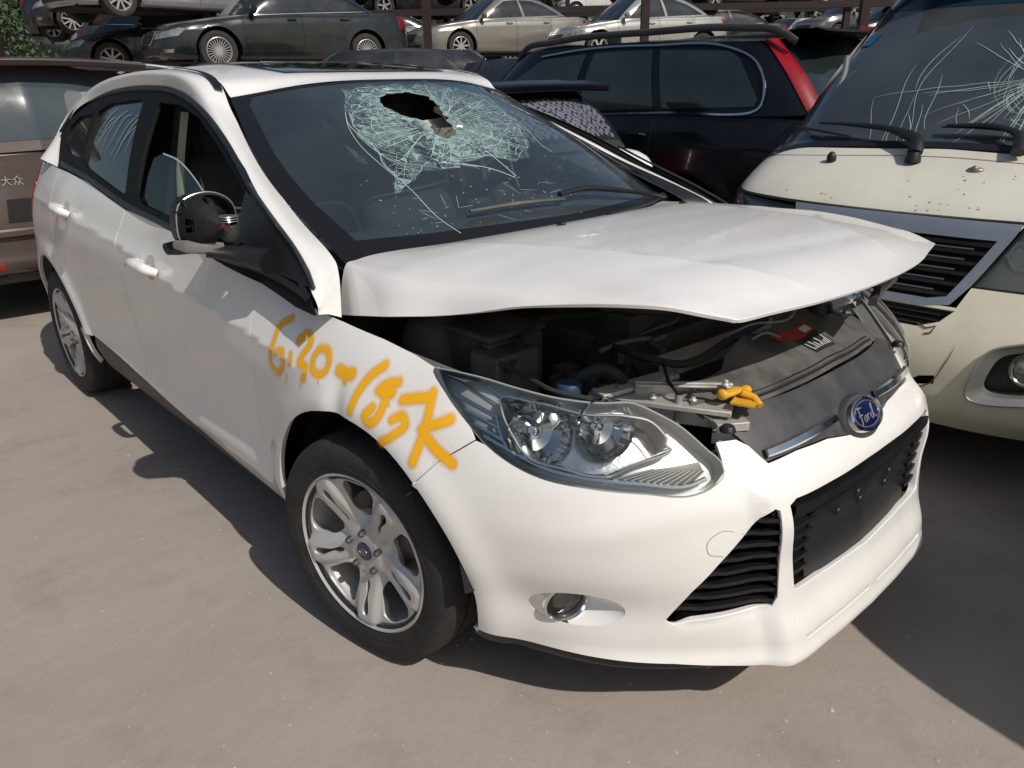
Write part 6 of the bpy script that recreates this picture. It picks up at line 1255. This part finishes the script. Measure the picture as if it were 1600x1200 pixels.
build('sun_strip',[vp([(.80,1.705),(.72,1.76),(.35,1.795),(0,1.805),(-.35,1.795),(-.72,1.76),(-.80,1.705),(-.3,1.70),(0,1.695),(.3,1.70)],off=-.004,th=0,h=.04)],P('sun_band',(.01,.03,.045),.3),vw)
build('grille',[vp([(.40,.93),(.24,.66),(-.24,.66),(-.40,.93)],off=-.05,th=0)]+[ (lambda z,w_: (lambda q_: skin([VB(q_)+[-.04,0,0],VB(q_)+[-.004,0,.006],VB(q_)+[-.004,0,-.006],VB(q_)+[-.04,0,-.008]]))(np.stack([np.linspace(-w_,w_,20),np.full(20,z)],1)))(z,np.interp(z,[.68,.87],[.25,.34])) for z in (.70,.735,.77,.805,.84,.868)],blackpl,van)
build('grille_slats',[ribbon(VB,[(-np.interp(z,[.68,.87],[.19,.30]),z),(0,z),(np.interp(z,[.68,.87],[.19,.30]),z)],.007,.001,.05,ref=CV,e=EV,thick=.003) for z in (.712,.747,.782,.817,.852)],P('slat_grey',(.16,.16,.165),.3,metal=.5),van)
cf=vp([(.415,.940),(.318,.738),(.275,.672),(.20,.658),(-.20,.658),(-.275,.672),(-.318,.738),(-.415,.940)],[[(.352,.885),(.258,.695),(.2,.682),(-.2,.682),(-.258,.695),(-.352,.885)]],off=.006,th=.03,h=.02)
build('grille_surround',[cf],P('worn_chrome',(.38,.41,.45),.30,metal=.6,coat=.3,dirt=(.20,.19,.17),dirtamt=.3,dscale=5),van)
build('lower_grille',[vp([(.31,.66),(.28,.60),(.20,.58),(-.20,.58),(-.28,.60),(-.31,.66)],off=-.03,th=0)]+[slat(-.26,.26,z,d0=-.03,d1=-.002,t=.006,dz=0,S=VB) for z in (.605,.622,.64)],blackpl,van)
build('engine_bay',[box((2.0,0,.6),(.25,1.2,.6))],gap,van)
for sd,hh,bb in ((1,hlv,bz),(-1,hlm,bzm)):
    f=(lambda p:p) if sd>0 else mir
    lp=build('headlight',[f(vp(hlv,off=-.05,th=0))],P('van_lamp_inner',(.70,.70,.66),.35,metal=.2),van)
    Ph,Nh=snorm(VB,dens(hlv,.03,np.ones(2)),CV,EV); build('lamp_rim',[f(skin([cl(Ph),cl(Ph-Nh*.05)])),f(tube(Ph,.005,5,closed=True))],blackpl,lp)
    for s_,z_,rr_ in ((.43,.845,.045),(.56,.845,.062),(.74,.85,.058)):
        p,n=snorm(VB,np.array([[s_,z_]]),CV,EV); n=unit(n[0]*.5+np.array([.8,0,0])); M_=np.array(Vector(n).to_track_quat('Z','Y').to_matrix().to_4x4()); M_[:3,3]=p[0]-n*.025
        build('reflector',[f(xf(lathe([(rr_,.0),(rr_*1.12,.006),(rr_*1.18,-.0),(rr_,-.005),(rr_*.7,-.03),(.001,-.04)],28,'z'),M_))],chrome,lp)
    build('lens',[f(vp(hlv,off=.001,th=0,h=.03))],glassmat('van_lens',(.86,.86,.78),(1,1,1),1.45,.05,.03,film=(.5,.48,.38),filmamt=.08),lp)
    build('fog_recess',[f(vp([(a,b) for a,b in bz],off=-.07,th=0))],P('fog_dark',(.02,.02,.02),.6),van)
    Pz,Nz=snorm(VB,smooth(bz,.02,True),CV,EV); bc=smooth(bz,.02,True).mean(0); Pz2,Nz2=snorm(VB,bc+(smooth(bz,.02,True)-bc)*.78,CV,EV)
    fb=build('fog_bezel',[f(skin([cl(Pz+Nz*.012),cl(Pz+Nz*.020),cl(Pz2+Nz2*.0),cl(Pz2-Nz2*.06)])),f(tube(Pz+Nz*.016,.005,6,closed=True))],P('bezel_satin',(.34,.34,.32),.35,metal=.6,dirt=(.2,.18,.14),dirtamt=.4),van)
    p,n=snorm(VB,np.array([[.565,.50]]),CV,EV); n=unit(n[0]*.4+np.array([.9,0,0])); M_=np.array(Vector(n).to_track_quat('Z','Y').to_matrix().to_4x4()); M_[:3,3]=p[0]-n*.03
    build('fog_lens',[f(xf(lathe([(.001,.010),(.035,.006),(.045,.0)],24,'z'),M_)),f(xf(lathe([(.045,.0),(.052,.008),(.060,.004),(.062,-.03)],24,'z'),M_))],P('fog_glass_grey',(.25,.25,.24),.2,metal=.5,coat=.5),fb)
    # side glass
    build('side_window',[f(vp([(vsx(1.35),1.10),(vsx(1.05),1.55),(vsx(.95),1.62),(vsx(.1),1.62),(vsx(.1),1.10)],off=.004,th=0,h=.06))],darkglass,van)
    build('side_window',[f(vp([(vsx(0),1.10),(vsx(0),1.62),(vsx(-2.1),1.62),(vsx(-2.1),1.10)],off=.004,th=0,h=.1))],darkglass,van)
    for cx in (1.25,-1.35): wheel_bg(.33,8,sd,trs((cx,-sd*.85,.33)),van)
# seams, scratches, chips on the van nose
build('bonnet_seam',[ribbon(VB,[(-1.0,.952),(-.5,seam_z),(0,.940),(.5,seam_z),(1.0,.952)],.010,.003,.04,ref=CV,e=EV)],gap,van)
build('cowl_seam',[ribbon(VB,[(-1.05,1.068),(-.5,1.10),(0,1.118),(.5,1.10),(1.05,1.068)],.004,.002,.04,ref=CV,e=EV)],P('seam_drab',(.25,.24,.20),.7),van)  # thin drab line drawn along the cowl joint
cz=np.random.default_rng(5); ch=[]
rust=P('rust_chip',(.09,.05,.03),.8)
for k in range(34):
    s=cz.choice([cz.normal(-.15,.10),cz.uniform(-.6,.5)]); z=cz.choice([cz.uniform(.955,1.0),cz.uniform(.97,1.09)]); p,n=snorm(VB,np.array([[s,z]]),CV,EV); r0=cz.uniform(.0015,.004)
    tx_=unit(np.cross(n[0],[0,0,1])); ty=np.cross(n[0],tx_); V=[p[0]+n[0]*.002+(tx_*math.cos(a)*r0*cz.uniform(.5,1.6)+ty*math.sin(a)*r0*cz.uniform(.5,1)) for a in np.linspace(0,2*PI,7,endpoint=False)]; ch.append((np.array(V),[tuple(range(7))],None))
build('paint_chips',ch,rust,van)
build('bumper_crack',[ribbon(VB,[(-.338,.545),(-.328,.50),(-.318,.47),(-.305,.43),(-.29,.405),(-.262,.385)],[.001,.003,.004,.003,.006,.003],.0065,.01,ref=CV,e=EV),ribbon(VB,[(-.20,.60),(-.23,.588),(-.26,.60),(-.25,.575),(-.23,.57)],.006,.0065,.01,ref=CV,e=EV,smoothit=False)],rust,van)
vc=[]; cz=np.random.default_rng(9); c0_=np.array([-.22,1.40])
for k in range(80):
    a=cz.uniform(0,2*PI); L_=abs(cz.normal(.15,.18))+.04; d=a; p=[c0_+np.array([math.cos(a),math.sin(a)])*cz.uniform(.01,.06)]
    for j in range(7): d+=cz.normal(0,.08); p.append(p[-1]+np.array([math.cos(d),math.sin(d)])*L_/7)
    p=[x for x in p if 1.16<x[1]<1.7]
    if len(p)>2: vc.append(ribbon(VB,p,float(cz.uniform(.0014,.003)),-.003,.02,ref=CV,e=EV,taper=True))
for k in range(60):
    r0=cz.uniform(.03,.17); a0=cz.uniform(0,2*PI); p=[c0_+np.array([math.cos(a),math.sin(a)])*r0*(1+.1*math.sin(3*a+k)) for a in np.linspace(a0,a0+cz.uniform(.4,1.4),8)]
    vc.append(ribbon(VB,p,float(cz.uniform(.001,.0022)),-.003,.02,ref=CV,e=EV,taper=True))
for k in range(15):
    r0=cz.uniform(.16,.58)+cz.normal(0,.01); a0=rad(-25)+cz.normal(0,.12); w0_=cz.uniform(.10,.45); a0+=cz.normal(0,.35); ec=cz.uniform(1.0,1.35); p=[c0_+np.array([math.cos(a)*ec,math.sin(a)])*(r0+.012*math.sin(a*9+k)) for a in np.linspace(a0-w0_,a0+w0_,12)]
    p=[x for x in p if 1.14<x[1]<1.7]
    if len(p)>2: vc.append(ribbon(VB,p,float(cz.uniform(.0015,.0030)),-.003,.02,ref=CV,e=EV,taper=True))
build('glass_cracks',vc,crackm,vw)
# wipers
def vpt(s,z,o): p,n=snorm(VB,np.array([[s,z]]),CV,EV); return p[0]+n[0]*o
build('wiper_arm',[tube(smooth([vpt(.085,1.105,.03),vpt(.10,1.13,.045),vpt(.20,1.165,.045),vpt(.42,1.19,.04),vpt(.62,1.195,.035)],.03),[.028,.026,.016,.014,.010,.007],10,flat=.7),lathe([(.001,.02),(.022,.018),(.028,0),(.03,-.02)],16,'z',tuple(vpt(.085,1.100,.02)))],blackpl,van)
build('wiper_blade',[tube(smooth([vpt(.42,1.160,.018),vpt(.65,1.178,.02),vpt(.93,1.183,.016)],.04),[.006,.011,.006],6,flat=.6)],blackpl,van)
build('wiper_arm',[tube(smooth([vpt(-.27,1.12,.03),vpt(-.24,1.17,.04),vpt(-.15,1.20,.035),vpt(.04,1.205,.03)],.03),[.026,.016,.012,.008],10,flat=.7)],blackpl,van)
build('wiper_blade',[tube(smooth([vpt(.06,1.205,.022),vpt(-.1,1.205,.02),vpt(-.35,1.185,.016)],.04),[.006,.010,.006],6,flat=.6)],blackpl,van)
build('bump_stop',[ell(vpt(.42,1.085,.01),(.018,.02,.03))],blackpl,van)
pj=vpt(-.16,1.085,.0); build('washer_jet',[ell(pj,(.02,.03,.012)),ell(pj+[.01,.0,.008],(.010,.012,.010))],steel,van)
build('registration_sticker',[vp([(.80,1.545),(.77,1.60),(.68,1.61),(.70,1.55)],off=-.002,th=0,h=.03)],P('sticker_blue',(.01,.16,.32),.5,noise=.6,nscale=60),vw)
build('sticker_scrap',[vp([(.71,1.135),(.71,1.15),(.62,1.16),(.62,1.145)],off=-.009,th=0,h=.03)],P('sticker_yellow',(.5,.42,.08),.5),van)
# cabin of the van
vd=P('van_dash',(.20,.20,.17),.7,dirt=(.08,.08,.07),dirtamt=.4,dscale=6)
build('dashboard',[skin([[(1.78,y,1.09),(1.66,y,1.10+.03*math.sin((y+.6)*2)),(1.45,y,1.13+.02*math.cos(y*3)),(1.30,y,1.06),(1.28,y,.7)] for y in np.linspace(-.76,.76,24)])],vd,van)
for s in (-1,1):
    st_=build('seat',[box((.72,s*.42,.85),(.50,.50,.16))],cloth_dark,van,bevel=.05); build('backrest',[box((.46,s*.42,1.20),(.14,.50,.62),rotm('Y',-.2))],P('van_seat_grey',(.05,.05,.06),.85),st_,bevel=.05); build('headrest',[box((.38,s*.42,1.58),(.10,.28,.17))],cloth_dark,st_,bevel=.03)
build('grab_handle',[tube(smooth([(1.33,-.68,1.50),(1.38,-.66,1.42),(1.44,-.66,1.34),(1.48,-.68,1.27)],.02),.014,8)],P('handle_grey',(.12,.13,.13),.6),van)
build('cabin_lining',[box((-.4,0,.55),(3.6,1.55,.05)),box((-2.2,0,1.1),(.05,1.5,1.2)),box((-.4,.0,1.90),(3.0,1.2,.02))],cloth_dark,van)
build('pillar_trim',[skin([[(1.52,-.775,1.12),(1.35,-.70,1.40),(1.0,-.66,1.72)],[(1.42,-.80,1.12),(1.20,-.74,1.40),(.85,-.68,1.72)]])],P('pillar_beige',(.42,.38,.32),.7),van)
build('floor_pan',[box((0,0,.36),(4.3,1.3,.12))],gap,van)
for cx in (1.25,-1.35):
    for sd in (1,-1):
        q=[lathe([(.40,-.84),(.41,-.55),(.02,-.54)],24,'y',(cx,0,.34),(rad(-10),rad(190)))]; build('wheel_arch_liner',q if sd>0 else [mir(a) for a in q],under,van)
# ---------------------------------------------------------------- trees
def leafmat(n,c1,c2):
    m,t,b=newmat(n); N=t.nodes.new; L=t.links.new; tc=N('ShaderNodeTexCoord'); nz=N('ShaderNodeTexNoise'); nz.inputs['Scale'].default_value=2.2; nz.inputs['Detail'].default_value=5; L(tc.outputs['Object'],nz.inputs['Vector'])
    r=N('ShaderNodeValToRGB'); r.color_ramp.elements[0].color=c1+(1,); r.color_ramp.elements[1].color=c2+(1,); r.color_ramp.elements[0].position=.35; r.color_ramp.elements[1].position=.65; L(nz.outputs['Fac'],r.inputs[0]); L(r.outputs[0],b.inputs['Base Color']); b.inputs['Roughness'].default_value=.7; return m
lm=leafmat('leaves',(.030,.060,.022),(.085,.13,.050)); bark=P('bark',(.08,.06,.045),.9,noise=.5,nscale=12)
def leaves(clumps,n,size,rg):
    V=[];F=[]; k=0
    for i in range(n):
        c=clumps[rg.integers(len(clumps))]; d=unit(rg.normal(size=3)); p=np.array(c[:3])+d*c[3]*rg.uniform(.45,1.05)*np.array([1,1,.8]); a=unit(rg.normal(size=3)); b=unit(np.cross(a,rg.normal(size=3))); s=size*rg.uniform(.6,1.4)
        V+= [p-a*s,p+b*s*.5,p+a*s,p-b*s*.5]; F.append((k,k+1,k+2,k+3)); k+=4
    return np.array(V),F,None
def tree(x,y,h,label,seed,dead=False):
    rg=np.random.default_rng(seed); o=empty('tree',(x,y,0),0,label,'tree','trees beyond the yard')
    tr=[tube(smooth([(0,0,0),(.1,.05,h*.3),(-.05,.1,h*.6),(0,0,h*.85)],.4),[.22,.15,.10,.04],10)]; cl_=[]
    for k in range(34):
        a=rg.uniform(0,2*PI); z=rg.uniform(.18,1)*h; rr_=(h*.33)*math.sin(min(1,z/h*1.05)*PI*.9+.25)*rg.uniform(.4,1); c=(math.cos(a)*rr_,math.sin(a)*rr_,z,rg.uniform(.5,1.0)*h*.12); cl_.append(c)
        tr.append(tube([(0,0,z*.7),(c[0]*.5,c[1]*.5,z*.88),(c[0],c[1],z)],[.05,.03,.01],5))
    build('trunk',tr,bark,o); build('crown',[leaves(cl_,17000,.075,rg)],lm,o)
tree(-26.5,3.0,10.,'tall bushy green tree behind the left stack, nearest the frame edge',11)
tree(-29,7.5,11,'green tree just right of the leftmost tree, behind the dark blue saloon',12)
tree(-23.5,-.6,9,'spreading green tree outside the left frame edge above the brown people carrier',13)
rg=np.random.default_rng(21)
bc=[(float(q[0]),float(q[1]),float(rg.uniform(.8,4.2)),1.6) for q in [along(la,38+rg.uniform(0,6)) for la in np.linspace(-34,-12,60)]]
tag(build('undergrowth',[leaves(bc,16000,.20,rg)],lm),'mass of green shrubs behind the left stack','bushes',kind='stuff')
bc=[(float(q[0]),float(q[1]),float(rg.uniform(1,13)),2.6) for q in [along(la,52+rg.uniform(0,6)) for la in np.linspace(-60,80,260)]]
tag(build('woodland',[leaves(bc,26000,.75,rg)],leafmat('far_leaves',(.012,.020,.012),(.030,.045,.022))),'dark belt of trees closing the yard behind the racks','trees',kind='stuff')
